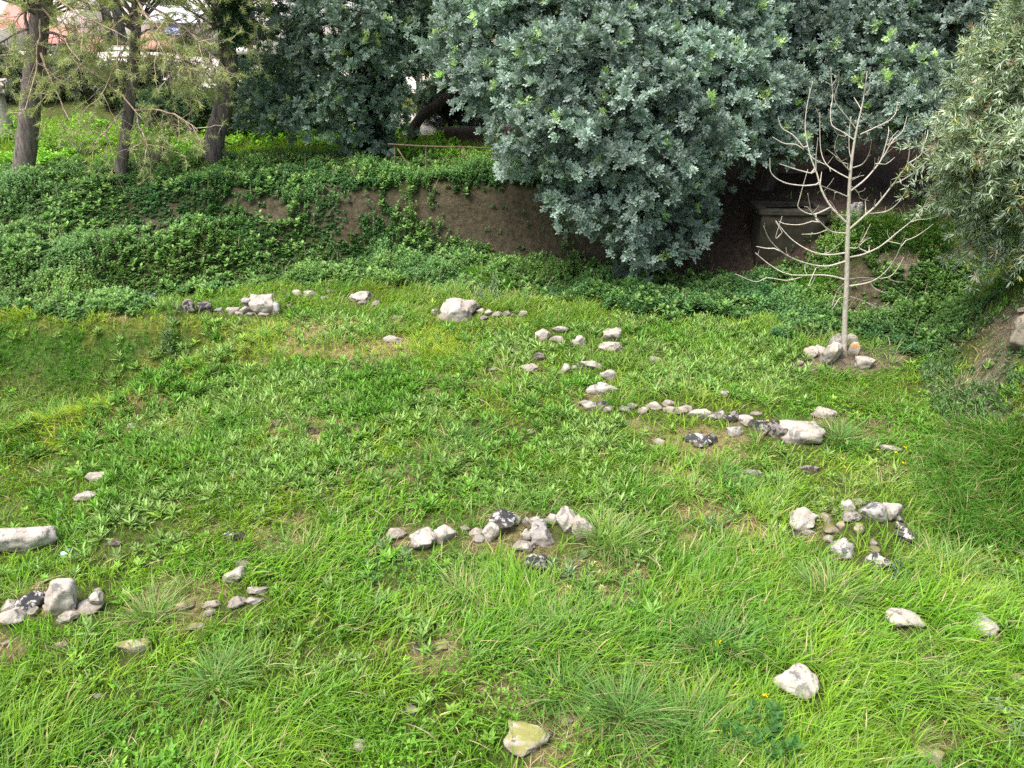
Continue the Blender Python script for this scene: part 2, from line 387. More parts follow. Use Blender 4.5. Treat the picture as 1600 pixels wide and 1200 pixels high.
# ------------------------------------------------------------------ ground sheet
def grid_mesh():
    def axis(a, b, st, lo, hi):
        inner = np.arange(a, b, st)
        l = a - np.cumsum(np.geomspace(.12, 60, 26)); r = b + np.cumsum(np.geomspace(.12, 60, 26))
        return np.concatenate([l[::-1], inner, r])
    xs = axis(-15, 14, .075, -300, 300); ys = axis(2.5, 24, .075, -300, 300)
    X, Y = np.meshgrid(xs, ys)
    x = X.ravel(); y = Y.ravel(); z = H(x, y)
    c = np.empty((len(x), 3)); c[:] = (.085, .12, .03)
    n = .5 + .5 * np.clip(fbm(x * 1.1, y * 1.1, oct=4), -1, 1)
    c = c * (1 - .5 * n[:, None]) + np.array([.13, .125, .05]) * (.5 * n[:, None])
    near = (np.abs(x) < 16) & (y > 2) & (y < 25)
    def paint(P, col, amt=1.0, jit=.25):
        xn, yn = x[near], y[near]
        a = sum(mask(P, xn + ox, yn + oy, jit).astype(float) for ox, oy in ((0, 0), (.05, .03), (-.05, .04), (.02, -.06))) / 4 * amt
        c[near] = c[near] * (1 - a[:, None]) + np.array(col) * a[:, None]
    paint(P_COVER, (.045, .05, .022), .9)
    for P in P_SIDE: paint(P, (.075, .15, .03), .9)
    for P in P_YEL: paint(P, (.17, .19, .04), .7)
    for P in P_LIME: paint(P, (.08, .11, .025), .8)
    for P in P_DIRT: paint(P, (.090, .078, .051), 1.0, .24)
    for P in P_DRY: paint(P, (.20, .165, .125), .9, .2)
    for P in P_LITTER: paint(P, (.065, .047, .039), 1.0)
    for P in P_BARE: paint(P, (.30, .235, .12), .85, .4)
    tb = near & (y < np.interp(x, BX, BY) - .6) & (x < np.interp(y, RY, RX) - .2) & (fbm(x * .8 + 91, y * .8 + 17, oct=4) > .62); c[tb] = c[tb] * .35 + np.array((.27, .22, .11)) * .65
    g = Geo(); nx, ny = len(xs), len(ys)
    i = (np.arange(ny - 1)[:, None] * nx + np.arange(nx - 1)[None]).ravel()
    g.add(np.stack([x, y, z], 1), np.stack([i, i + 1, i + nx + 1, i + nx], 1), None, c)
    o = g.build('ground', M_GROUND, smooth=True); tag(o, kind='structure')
grid_mesh()

# ------------------------------------------------------------------ rocks
_ico = {}
def ico(sub):
    if sub not in _ico:
        import bmesh
        bm = bmesh.new(); bmesh.ops.create_icosphere(bm, subdivisions=sub, radius=1)
        _ico[sub] = (np.array([v.co[:] for v in bm.verts]), np.array([[v.index for v in f.verts] for f in bm.faces])); bm.free()
    return _ico[sub]
FOOT = []
def rock_shape(sub, seed, block):
    rr = np.random.default_rng(seed)
    v, f = ico(sub); v = v.copy()
    if block:
        e = 4.0 + 2 * rr.random(); n = (np.abs(v) ** e).sum(1) ** (1 / e); v = v / n[:, None]
    npl = 6 if block else 15
    pl = nrm(rr.normal(size=(npl, 3))); d = rr.uniform(.5, .86, npl) * (1.3 if block else 1)
    for a, b in zip(pl, d):
        k = np.maximum(0, v @ a - b); v = v - a[None] * k[:, None] * .97
    o = rr.uniform(0, 90, 3)
    u = nrm(v)
    dv = .20 * fbm(v[:, 0]*1.2 + o[0], v[:, 1]*1.3 + o[1], v[:, 2]*1.3 + o[2], oct=3) + .085 * fbm(v[:, 0]*3.4 + o[1], v[:, 1]*4 + o[2], v[:, 2]*4 + o[0], oct=4, gain=.6)
    v = v + u * dv[:, None]
    return v, f
def rock(px, py, w, h, typ, label, name='stone', up=0.0, group=None, tilt=0.0, block=False, deep=.85):
    k_ = 1.2 if group in (HC, HD, HE, HS) else 1.1
    w = w * k_; h = h * k_
    seed = int(px * 31 + py * 17) % 100003
    g0 = W(px, py + h / 2, up)
    dist = CP * g0[1] + SP * (CH - g0[2]); s = F / dist
    th = math.atan2(CH - g0[2], math.hypot(g0[0], g0[1]))
    wm = w / s; hm = h / s
    dm = wm * deep
    hh = (hm - dm * math.sin(th) * .75) / math.cos(th)
    if hh < .42 * wm * .8:
        hh = .42 * wm * .8; dm = max(.35 * wm, (hm - hh * math.cos(th)) / (math.sin(th) * .75 + 1e-6))
    fw = nrm(np.array([g0[0], g0[1], 0.]))
    c = g0 + fw * dm * .36
    gz = float(H(c[0], c[1])) + up if up == 0 else g0[2]
    v, f = rock_shape(4 if w > 24 else 3, seed, block)
    v = v - (v.max(0) + v.min(0)) / 2; v = v / v.max(0)
    sink = .24 if w > 28 else .3
    hz = hh / (1 - sink) / 2
    v = v * np.array([wm / 2, dm / 2, hz])
    if tilt:
        ca, sa = math.cos(tilt), math.sin(tilt); v = np.stack([v[:, 0]*ca - v[:, 2]*sa, v[:, 1], v[:, 0]*sa + v[:, 2]*ca], 1)
    ang = math.atan2(fw[0], fw[1]) * -.35 + random.uniform(-.12, .12)
    ca, sa = math.cos(ang), math.sin(ang)
    v = np.stack([v[:, 0]*ca - v[:, 1]*sa, v[:, 0]*sa + v[:, 1]*ca, v[:, 2]], 1)
    zc = gz + hh - hz if up == 0 else gz + hz * .85
    g = Geo(); g.add(v + np.array([c[0], c[1], zc]), None, f, (1, 1, 1))
    mat = dict(p=M_PALE, g=M_GREY, k=M_BLACK, d=M_DARK, y=M_MOSSY, o=M_ORANGE, e=M_EARTH)[typ]
    o = g.build(name, mat, smooth=True, origin=(c[0], c[1], gz))
    tag(o, label, {'boulder': 'boulder', 'earth_outcrop': 'earth outcrop'}.get(name, 'stone'), group)
    FOOT.append((c[0], c[1], wm / 2, dm / 2, hh))
    return o

HA = 'stones heaped at the lower left'; HB = 'stones of the curved row at the lower left'; HC = 'stones of the heap in the middle of the field'
HD = 'stones of the ring heap on the right'; HE = 'stones of the wall footing right of centre'; HF = 'stones of the wall remains along the back of the field'
HG = 'scattered stones behind the wall footing'; HS = 'stones round the foot of the bare sapling'; HL = 'lone stones lying in the grass'
B = dict(name='boulder')
def rk(*a, **k): rock(*a, **k)
# lower-left heap
rk(105, 931, 41, 52, 'p', 'tall upright pale boulder standing in the lower-left heap', group=HA, block=True, **B)
rk(52, 940, 38, 32, 'k', 'rounded boulder spotted with black lichen left of the tall upright boulder', group=HA, **B)
rk(24, 944, 32, 24, 'p', 'pale sloping stone at the far left of the lower-left heap', group=HA)
rk(27, 962, 36, 32, 'p', 'pale pointed stone low in front of the black-spotted boulder', group=HA)
rk(54, 957, 17, 14, 'p', 'small stone wedged under the black-spotted boulder', group=HA)
rk(77, 931, 17, 15, 'g', 'small grey stone between the black-spotted and the upright boulder', group=HA)
rk(83, 950, 22, 16, 'p', 'small pale stone against the left foot of the upright boulder', group=HA)
rk(112, 962, 32, 20, 'p', 'wide pale stone directly below the upright boulder', group=HA)
rk(97, 969, 15, 10, 'g', 'little stone half hidden by grass in front of the lower-left heap', group=HA)
rk(146, 948, 38, 26, 'p', 'broad pale stone at the right end of the lower-left heap', group=HA)
rk(152, 934, 24, 18, 'p', 'pale stone perched on the broad right-end stone of the lower-left heap', up=.12, group=HA)
rk(155, 924, 13, 9, 'g', 'tiny grey stone at the top right of the lower-left heap', group=HA)
rk(43, 843, 92, 34, 'p', 'long flat pale boulder cut by the left edge of the photo', group=HL, block=True, **B)
rk(213, 1011, 50, 20, 'y', 'flat pale slab with yellow moss in the lower-left grass', group=HL, block=True)
rk(12, 1004, 15, 9, 'p', 'tiny pale stone at the left edge below the lower-left heap', group=HL)
rk(97, 1008, 26, 10, 'y', 'mossy stone almost buried in grass below the lower-left heap', group=HL)
rk(155, 745, 36, 15, 'p', 'low brownish stone in the left field, the farther of two', group=HL)
rk(137, 775, 36, 18, 'p', 'low speckled stone in the left field, the nearer of two', group=HL)
rk(179, 849, 26, 12, 'd', 'faint grey stone sunk in grass right of the long flat boulder', group=HL)
rk(367, 837, 36, 15, 'k', 'flat stone speckled black lying alone above the curved row', group=HL)
rk(156, 1087, 16, 9, 'g', 'small grey stone deep in the lower-left grass', group=HL)
# curved row
rk(368, 895, 32, 27, 'p', 'rounded pinkish stone at the top of the curved row', group=HB)
rk(381, 881, 21, 14, 'p', 'smaller stone tucked behind the rounded pinkish stone', group=HB)
rk(403, 922, 33, 18, 'p', 'grey-pink stone at the right end of the curved row', group=HB)
rk(399, 939, 27, 14, 'g', 'rough low stone just below the right end of the curved row', group=HB)
rk(372, 943, 28, 18, 'p', 'round pale stone in the middle of the curved row', group=HB)
rk(332, 946, 28, 13, 'p', 'flat pale stone left of the round one in the curved row', group=HB)
rk(329, 957, 20, 11, 'g', 'small stone below the flat one of the curved row', group=HB)
rk(291, 945, 28, 20, 'y', 'yellow-mossed stone at the left end of the curved row', group=HB)
rk(306, 981, 30, 11, 'y', 'flat mossy stone at the bottom of the curved row', group=HB)
rk(266, 988, 13, 9, 'p', 'tiny pale stone left of the flat mossy one', group=HB)
# middle heap
rk(620, 835, 28, 17, 'p', 'low brownish stone at the far left of the middle heap', group=HC)
rk(662, 841, 38, 34, 'p', 'broad pink-brown stone near the left end of the middle heap', group=HC)
rk(696, 834, 30, 26, 'p', 'pale stone with a dark left side next to the broad pink-brown one', group=HC)
rk(727, 825, 15, 9, 'p', 'tiny stone in the gap of the middle heap', group=HC)
rk(746, 829, 23, 15, 'p', 'small rounded stone left of the upright stones of the middle heap', group=HC)
rk(749, 842, 18, 12, 'g', 'small stone low below the rounded one of the middle heap', group=HC)
rk(767, 829, 24, 30, 'p', 'upright pale stone below the black-speckled stone of the middle heap', group=HC)
rk(784, 811, 38, 27, 'k', 'black-speckled stone perched on top of the middle heap', up=.10, group=HC, **B)
rk(805, 813, 17, 17, 'p', 'small pale stone right of the black-speckled one on the middle heap', group=HC)
rk(822, 814, 11, 13, 'g', 'tiny grey stone between the two halves of the middle heap', group=HC)
rk(836, 816, 21, 19, 'p', 'rounded stone at the back of the right half of the middle heap', group=HC)
rk(848, 832, 42, 34, 'g', 'wide grey slanting stone in the right half of the middle heap', group=HC, tilt=-.35, **B)
rk(863, 810, 28, 17, 'p', 'flat pale stone behind the wide grey slanting one', group=HC)
rk(886, 813, 34, 36, 'p', 'large pale upright boulder near the right end of the middle heap', group=HC, **B)
rk(910, 821, 30, 38, 'p', 'pale leaning boulder at the right end of the middle heap', group=HC, tilt=.3, **B)
rk(822, 837, 13, 18, 'p', 'small pointed pale stone in front of the grey slanting one', group=HC)
rk(818, 853, 30, 20, 'p', 'pale flat stone low in front of the middle heap', group=HC)
rk(836, 876, 32, 26, 'k', 'black-blotched slab lowest in front of the middle heap', group=HC)
rk(650, 1012, 15, 13, 'd', 'small brown stone in the grass below the middle heap', group=HL)
rk(691, 1010, 25, 16, 'y', 'yellowish stone right of the small brown one', group=HL)
rk(642, 1108, 21, 14, 'p', 'small pale pink stone in the lower middle grass', group=HL)
rk(824, 1157, 70, 46, 'y', 'large mossy yellow-pale boulder near the bottom edge', group=HL, **B)
rk(565, 1166, 21, 22, 'p', 'small grey-white stone at the bottom left of the mossy boulder', group=HL)
rk(884, 1124, 22, 14, 'y', 'buried stone above and right of the mossy boulder', group=HL)
# ring heap
rk(1250, 811, 35, 36, 'p', 'large pale rounded boulder at the left of the ring heap', group=HD, **B)
rk(1271, 808, 16, 15, 'p', 'small pale stone right of the large left boulder', group=HD)
rk(1287, 807, 20, 14, 'y', 'lichen-crusted stone at the back of the ring heap', group=HD)
rk(1262, 831, 20, 11, 'p', 'small flat stone below the large left boulder', group=HD)
rk(1243, 836, 17, 13, 'd', 'dark little stone at the left foot of the ring heap', group=HD)
rk(1324, 791, 21, 19, 'p', 'small upright stone at the back middle of the ring heap', group=HD)
rk(1327, 807, 28, 18, 'g', 'squat grey stone in front of the small upright one', group=HD)
rk(1341, 783, 20, 13, 'p', 'pinkish stone at the very back of the ring heap', group=HD)
rk(1361, 797, 38, 30, 'g', 'wide grey flat-faced block at the back of the ring heap', group=HD, block=True, **B)
rk(1387, 795, 29, 33, 'p', 'tall pale stone right of the wide grey block', group=HD, **B)
rk(1400, 808, 15, 14, 'k', 'small speckled stone right of the tall pale one', group=HD)
rk(1404, 821, 17, 13, 'k', 'small dark-speckled stone on the right slope of the ring heap', group=HD)
rk(1408, 837, 27, 24, 'k', 'black-and-white speckled stone at the right foot of the ring heap', group=HD)
rk(1297, 829, 21, 14, 'y', 'yellowish stone inside the ring heap on the left', group=HD)
rk(1311, 822, 13, 13, 'y', 'tiny yellowish stone inside the ring heap', group=HD)
rk(1340, 828, 15, 15, 'y', 'small yellowish stone in the centre of the ring heap', group=HD)
rk(1292, 842, 16, 12, 'p', 'small pale stone on the front left of the ring heap', group=HD)
rk(1311, 861, 36, 30, 'g', 'rough grey stone at the front of the ring heap', group=HD)
rk(1328, 856, 13, 11, 'g', 'little stone beside the rough grey front stone', group=HD)
rk(1366, 873, 34, 28, 'k', 'almost black stone with white spots at the front right of the ring heap', group=HD, **B)
rk(1363, 851, 12, 11, 'p', 'tiny pale stone behind the almost black one', group=HD)
rk(1364, 861, 15, 9, 'y', 'tiny mossy stone touching the almost black one', group=HD)
rk(1595, 861, 20, 13, 'p', 'small pinkish stone at the right edge of the photo', group=HL)
rk(1408, 970, 54, 28, 'p', 'low pinkish boulder in the lower right grass, left of a pair', group=HL, **B)
rk(1530, 977, 50, 34, 'p', 'smooth white boulder in the lower right grass, right of a pair', group=HL, tilt=-.3, **B)
rk(1238, 1063, 68, 50, 'p', 'large cracked pale boulder alone in the lower right grass', group=HL, **B)
rk(1448, 1033, 26, 17, 'g', 'half-buried grey stone under grass in the lower right', group=HL)
rk(1585, 1060, 38, 14, 'y', 'flat pale stone near the right edge of the lower grass', group=HL)
rk(1447, 1177, 44, 26, 'y', 'buried brownish slab at the bottom edge on the right', group=HL)
# wall footing
rk(919, 632, 27, 15, 'p', 'pale stone at the left end of the wall footing', group=HE)
rk(940, 631, 18, 15, 'd', 'dark pitted stone second from the left end of the footing', group=HE)
rk(951, 638, 16, 11, 'p', 'small stone third from the left end of the footing', group=HE)
rk(1004, 639, 16, 11, 'p', 'small stone left of the first pale group of the footing', group=HE)
rk(1020, 633, 24, 14, 'p', 'pale stone in the middle left of the footing', group=HE)
rk(1045, 629, 20, 11, 'p', 'small pale stone at the back of the footing', group=HE)
rk(1046, 640, 20, 12, 'p', 'pale pinkish stone in front of the small back one', group=HE)
rk(1068, 639, 24, 14, 'p', 'flat pale stone at the centre of the footing', group=HE)
rk(1093, 647, 34, 13, 'p', 'long low stone right of the footing centre', group=HE)
rk(1124, 648, 15, 12, 'g', 'small grey stone half hidden by grass in the footing', group=HE)
rk(1146, 652, 14, 15, 'd', 'dark stone left of the long dark stretch of the footing', group=HE)
rk(1162, 657, 29, 16, 'p', 'pale flat-topped stone of the right part of the footing', group=HE)
rk(1184, 664, 22, 20, 'k', 'black-stained stone of the right part of the footing', group=HE)
rk(1205, 669, 36, 24, 'd', 'dark wide stone left of the big end block', group=HE)
rk(1249, 674, 62, 33, 'p', 'big pale rectangular block ending the wall footing on the right', group=HE, block=True, **B)
rk(1276, 685, 12, 13, 'k', 'little stone leaning on the right end of the big block', group=HE)
rk(1286, 646, 34, 16, 'p', 'pale stone behind the big end block', group=HE)
rk(1180, 646, 16, 8, 'p', 'tiny pale stone behind the right part of the footing', group=HE)
rk(1088, 687, 38, 22, 'k', 'grey black-speckled stone in front of the footing', group=HE)
rk(1110, 687, 17, 17, 'd', 'dark stone touching the speckled one in front of the footing', group=HE)
rk(1148, 674, 24, 17, 'g', 'greyish stone just in front of the right half of the footing', group=HE)
rk(1029, 691, 17, 11, 'p', 'small white stone in front of the left half of the footing', group=HE)
rk(1131, 615, 15, 13, 'p', 'small speckled stone in grass behind the footing', group=HG)
rk(1174, 737, 28, 14, 'g', 'small stone in tussocky grass below the footing', group=HL)
rk(1262, 734, 32, 10, 'd', 'low grey stone in grass above the ring heap', group=HL)
rk(1390, 702, 32, 13, 'p', 'flat white stone alone in the right-hand grass', group=HL)
rk(831, 675, 14, 8, 'p', 'tiny pale stone left of the footing in the mid field', group=HL)
rk(975, 639, 17, 11, 'g', 'small grey stone filling the gap in the left part of the footing', group=HE)
rk(988, 634, 15, 10, 'p', 'little pale stone in the left gap of the footing', group=HE)
rk(1110, 650, 17, 11, 'g', 'grey stone between the long low stone and the small grass-hidden one', group=HE)
rk(1136, 654, 13, 12, 'k', 'speckled little stone left of the dark stone in the footing', group=HE)
rk(1174, 661, 15, 14, 'd', 'dark little stone between the flat-topped and the black-stained stone', group=HE)
rk(1195, 671, 15, 17, 'k', 'black-spotted stone between the black-stained and the wide dark stone', group=HE)
rk(1224, 677, 16, 18, 'd', 'dark stone wedged against the left face of the big end block', group=HE)
# scattered behind
rk(849, 522, 25, 19, 'p', 'round white stone leftmost of the short back row', group=HG)
rk(876, 517, 27, 9, 'p', 'flat pale stone at the back of the short back row', group=HG)
rk(871, 529, 25, 11, 'p', 'low pale stone in front of the flat one in the short back row', group=HG)
rk(904, 532, 23, 19, 'p', 'pale pitted stone at the right end of the short back row', group=HG)
rk(956, 522, 27, 21, 'p', 'upper pale block of two stacked stones right of the short back row', group=HG, block=True)
rk(953, 542, 37, 19, 'p', 'lower brownish stone under the pale block', group=HG)
rk(1022, 562, 20, 10, 'p', 'small pale stone alone right of the two stacked stones', group=HG)
rk(844, 556, 21, 13, 'd', 'dark stone in grass below the short back row', group=HG)
rk(828, 576, 29, 16, 'p', 'brownish rough stone below the dark one', group=HG)
rk(884, 575, 19, 17, 'p', 'small white upright stone in the middle of the scattered group', group=HG)
rk(898, 574, 14, 9, 'g', 'small grey stone right of the white upright one', group=HG)
rk(921, 573, 38, 10, 'p', 'long low stone in grass right of the white upright one', group=HG)
rk(950, 585, 24, 21, 'p', 'pale angular stone above the large oval one', group=HG)
rk(940, 608, 46, 19, 'p', 'large oval pale stone above the left end of the footing', group=HG, **B)
rk(803, 549, 13, 7, 'p', 'tiny flat stone left of the scattered group', group=HG)
rk(769, 576, 15, 9, 'p', 'small pale stone far left of the scattered group', group=HG)
rk(800, 549 + 22, 12, 7, 'g', 'tiny grey stone left of the brownish rough stone', group=HG)
# wall remains at the back
rk(242, 465, 15, 13, 'k', 'black-and-white stone at the far left of the back wall remains', group=HF)
rk(295, 478, 24, 20, 'd', 'dark stone left of its pair in the back wall remains', group=HF)
rk(321, 480, 22, 18, 'd', 'dark brown stone right of its pair in the back wall remains', group=HF)
rk(344, 486, 14, 9, 'g', 'tiny grey stone between the dark pair and the pale wall stones', group=HF)
rk(366, 484, 20, 13, 'p', 'small pale stone left in the low wall under the big block', group=HF)
rk(386, 482, 21, 14, 'p', 'pale stone directly left of the big block', group=HF)
rk(387, 471, 17, 11, 'g', 'grey stone laid on the low wall left of the big block', up=.15, group=HF)
rk(412, 474, 35, 30, 'p', 'big pale block standing in the back wall remains', group=HF, block=True, **B)
rk(431, 482, 17, 18, 'g', 'round grey stone directly right of the big block', group=HF)
rk(375, 490, 14, 7, 'p', 'tiny foot stone below the low wall on the left', group=HF)
rk(393, 491, 14, 7, 'g', 'tiny foot stone below the low wall in the middle', group=HF)
rk(413, 492, 17, 7, 'p', 'small foot stone under the big block', group=HF)
rk(466, 457, 15, 11, 'p', 'small white stone, left of two behind the big block', group=HF)
rk(485, 458, 22, 11, 'p', 'wider white stone, right of two behind the big block', group=HF)
rk(507, 465, 12, 7, 'p', 'tiny pale stone right of the two white ones', group=HF)
rk(518, 455, 15, 5, 'p', 'flat tiny stone at the edge of the ivy', group=HF)
rk(454, 478, 14, 9, 'd', 'little dark stone right of the round grey one', group=HF)
rk(565, 461, 38, 20, 'p', 'rounded pale boulder alone at the foot of the ivy bank', group=HF, **B)
rk(567, 473, 15, 7, 'p', 'tiny stone in front of the rounded pale boulder', group=HF)
rk(588, 473, 13, 8, 'p', 'tiny stone right of the rounded pale boulder', group=HF)
rk(717, 481, 58, 35, 'p', 'largest smooth pale boulder at the back of the field', group=HF, **B)
rk(680, 487, 12, 10, 'g', 'small stone left of the largest smooth boulder', group=HF)
rk(751, 486, 12, 10, 'p', 'first small wall stone right of the largest smooth boulder', group=HF)
rk(763, 489, 13, 10, 'p', 'second small wall stone right of the largest smooth boulder', group=HF)
rk(776, 491, 17, 9, 'p', 'longer wall stone third from the largest smooth boulder', group=HF)
rk(757, 497, 13, 7, 'g', 'small grey foot stone of the little wall beside the largest boulder', group=HF)
rk(791, 489, 14, 8, 'p', 'fourth wall stone right of the largest smooth boulder', group=HF)
rk(803, 492, 11, 6, 'g', 'tiny grey stone near the right end of the little wall', group=HF)
rk(817, 489, 15, 11, 'p', 'whitish stone ending the little wall on the right', group=HF)
rk(619, 495, 11, 9, 'p', 'tiny pale stone in grass left of the largest boulder', group=HL)
rk(615, 533, 30, 8, 'p', 'thin flat stone sunk in the dry grass', group=HL)
rk(435, 663, 18, 10, 'd', 'small dark stone in the mid-left field, left of two', group=HL)
rk(495, 673, 22, 10, 'd', 'small dark stone in the mid-left field, right of two', group=HL)
rk(207, 666, 11, 11, 'p', 'tiny white stone on the slope of the mound', group=HL)
# sapling foot
rk(1305, 531, 20, 22, 'p', 'rounded pale stone behind the sapling foot on the left', group=HS)
rk(1327, 529, 18, 18, 'p', 'pale stone behind the sapling foot on the right', group=HS)
rk(1332, 546, 15, 24, 'o', 'narrow stone with orange lichen right of the sapling trunk', group=HS)
rk(1295, 554, 25, 35, 'p', 'tall pale upright stone leaning left of the sapling trunk', group=HS, tilt=-.15)
rk(1281, 548, 16, 17, 'p', 'small rounded stone left of the tall upright one', group=HS)
rk(1266, 551, 19, 15, 'p', 'slanting pale stone at the left of the sapling heap', group=HS, tilt=.4)
rk(1309, 551, 13, 17, 'g', 'small grey stone between the tall stone and the trunk', group=HS)
rk(1247, 567, 13, 9, 'p', 'tiny pale stone left in front of the sapling heap', group=HS)
rk(1348, 565, 28, 20, 'p', 'square white block alone right of the sapling trunk', group=HS, block=True)
rk(1597, 487, 16, 9, 'p', 'small white stone on top of the right bank', group=HL)
rk(1592, 526, 50, 58, 'e', 'crumbling beige earth outcrop on the bank at the right edge', name='earth_outcrop', tilt=-.25)
FOOTA = np.array(FOOT)
def rockfree(x, y, k=1.0, front=0.0):
    ok = np.ones(len(x), bool)
    for fx, fy, rx, ry, hh in FOOT:
        m = max(rx, ry) * k + front + .02
        near = (np.abs(x - fx) < m) & (np.abs(y - fy) < m * 1.6)
        if not near.any(): continue
        dx = (x[near] - fx) / (rx * k); dy = (y[near] - fy)
        dy = np.where(dy < 0, dy / (ry * k + front), dy / (ry * k))
        ok[np.where(near)[0]] &= (dx * dx + dy * dy) > 1
    return ok

# ------------------------------------------------------------------ grass and weeds
LEAF_V = np.array([(0, 0, 0), (0, .5, -.06), (0, 1, .04), (-.5, .42, .05), (.5, .42, .05)]); LEAF_Q = [(0, 1, 2, 3), (0, 4, 2, 1)]
BL_V = np.array([(-.5, 0, 0), (.5, 0, 0), (-.45, .4, .06), (.45, .4, .06), (-.02, 1, -.12), (.02, 1, -.12)]); BL_Q = [(0, 1, 3, 2), (2, 3, 5, 4)]
def visible_pts(n, y0=3.0, y1=18.5, margin=2.0):
    y = R.uniform(y0, y1, n); hw = .65 * (.887 * y + 2.77) + margin
    x = R.uniform(-1, 1, n) * hw
    return x, y
def blades(g, x, y, z, h, w, bend, az, col, seg=3, tipc=None):
    n = len(x)
    if n == 0: return
    base = np.stack([x, y, z], 1)
    lean = np.stack([np.cos(az), np.sin(az), np.zeros(n)], 1)
    fa = az + np.pi / 2 + R.uniform(-.9, .9, n)
    side = np.stack([np.cos(fa), np.sin(fa), np.zeros(n)], 1)
    S = np.linspace(0, 1, seg + 1); wf = np.array([.75, 1, .75, .08]) if seg == 3 else np.array([.75, 1, .9, .6, .06])
    V = []
    for s, f in zip(S, wf):
        c = base + np.array([0, 0, 1.])[None] * (h * (s - .45 * np.minimum(bend, 1.2) * s * s))[:, None] + lean * (h * bend * (.25 * s + .75 * s * s))[:, None]
        V.append(c - side * (w * f / 2)[:, None]); V.append(c + side * (w * f / 2)[:, None])
    V = np.stack(V, 1); k = V.shape[1]
    tq = np.array([(2*i, 2*i+1, 2*i+3, 2*i+2) for i in range(seg)])
    q = (tq[None] + (np.arange(n) * k)[:, None, None]).reshape(-1, 4)
    c = np.repeat(col[:, None], k, 1)
    if tipc is not None:
        f = np.repeat(np.linspace(0, 1, seg + 1) ** 2, 2)[None, :, None]; c = c * (1 - f) + tipc[:, None] * f
    g.add(V.reshape(-1, 3), q, None, c.reshape(-1, 3))
def mixc(a, b, t):
    return np.asarray(a)[None] * (1 - t[:, None]) + np.asarray(b)[None] * t[:, None]
def inany(Ps, x, y, jit=.3):
    m = np.zeros(len(x), bool)
    for P in Ps: m |= mask(P, x, y, jit)
    return m
LIME = (.225, .465, .035); YEL = (.39, .53, .055); DEEP = (.085, .26, .025); BLUE = (.25, .41, .16); STRAW = (.60, .50, .29)
def grass_colour(x, y):
    n = len(x)
    a = np.clip(.5 + .6 * fbm(x * .5 + 4, y * .5, oct=3), 0, 1)
    b = np.clip(.5 + .8 * fbm(x * 1.7 - 3, y * 1.7 + 8, oct=3), 0, 1)
    c = mixc(DEEP, LIME, np.clip(.18 + .85 * a, 0, 1))
    c = c * (1 - .45 * b[:, None]) + np.array(YEL) * (.45 * b[:, None])
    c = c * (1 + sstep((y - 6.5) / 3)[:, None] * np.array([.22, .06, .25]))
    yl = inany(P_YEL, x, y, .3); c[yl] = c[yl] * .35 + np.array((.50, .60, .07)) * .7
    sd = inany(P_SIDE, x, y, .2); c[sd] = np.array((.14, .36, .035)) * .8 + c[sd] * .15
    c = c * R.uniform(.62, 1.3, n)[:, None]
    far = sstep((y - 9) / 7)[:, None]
    return c * (1 - .18 * far) + np.array(BLUE)[None] * (.1 * far)

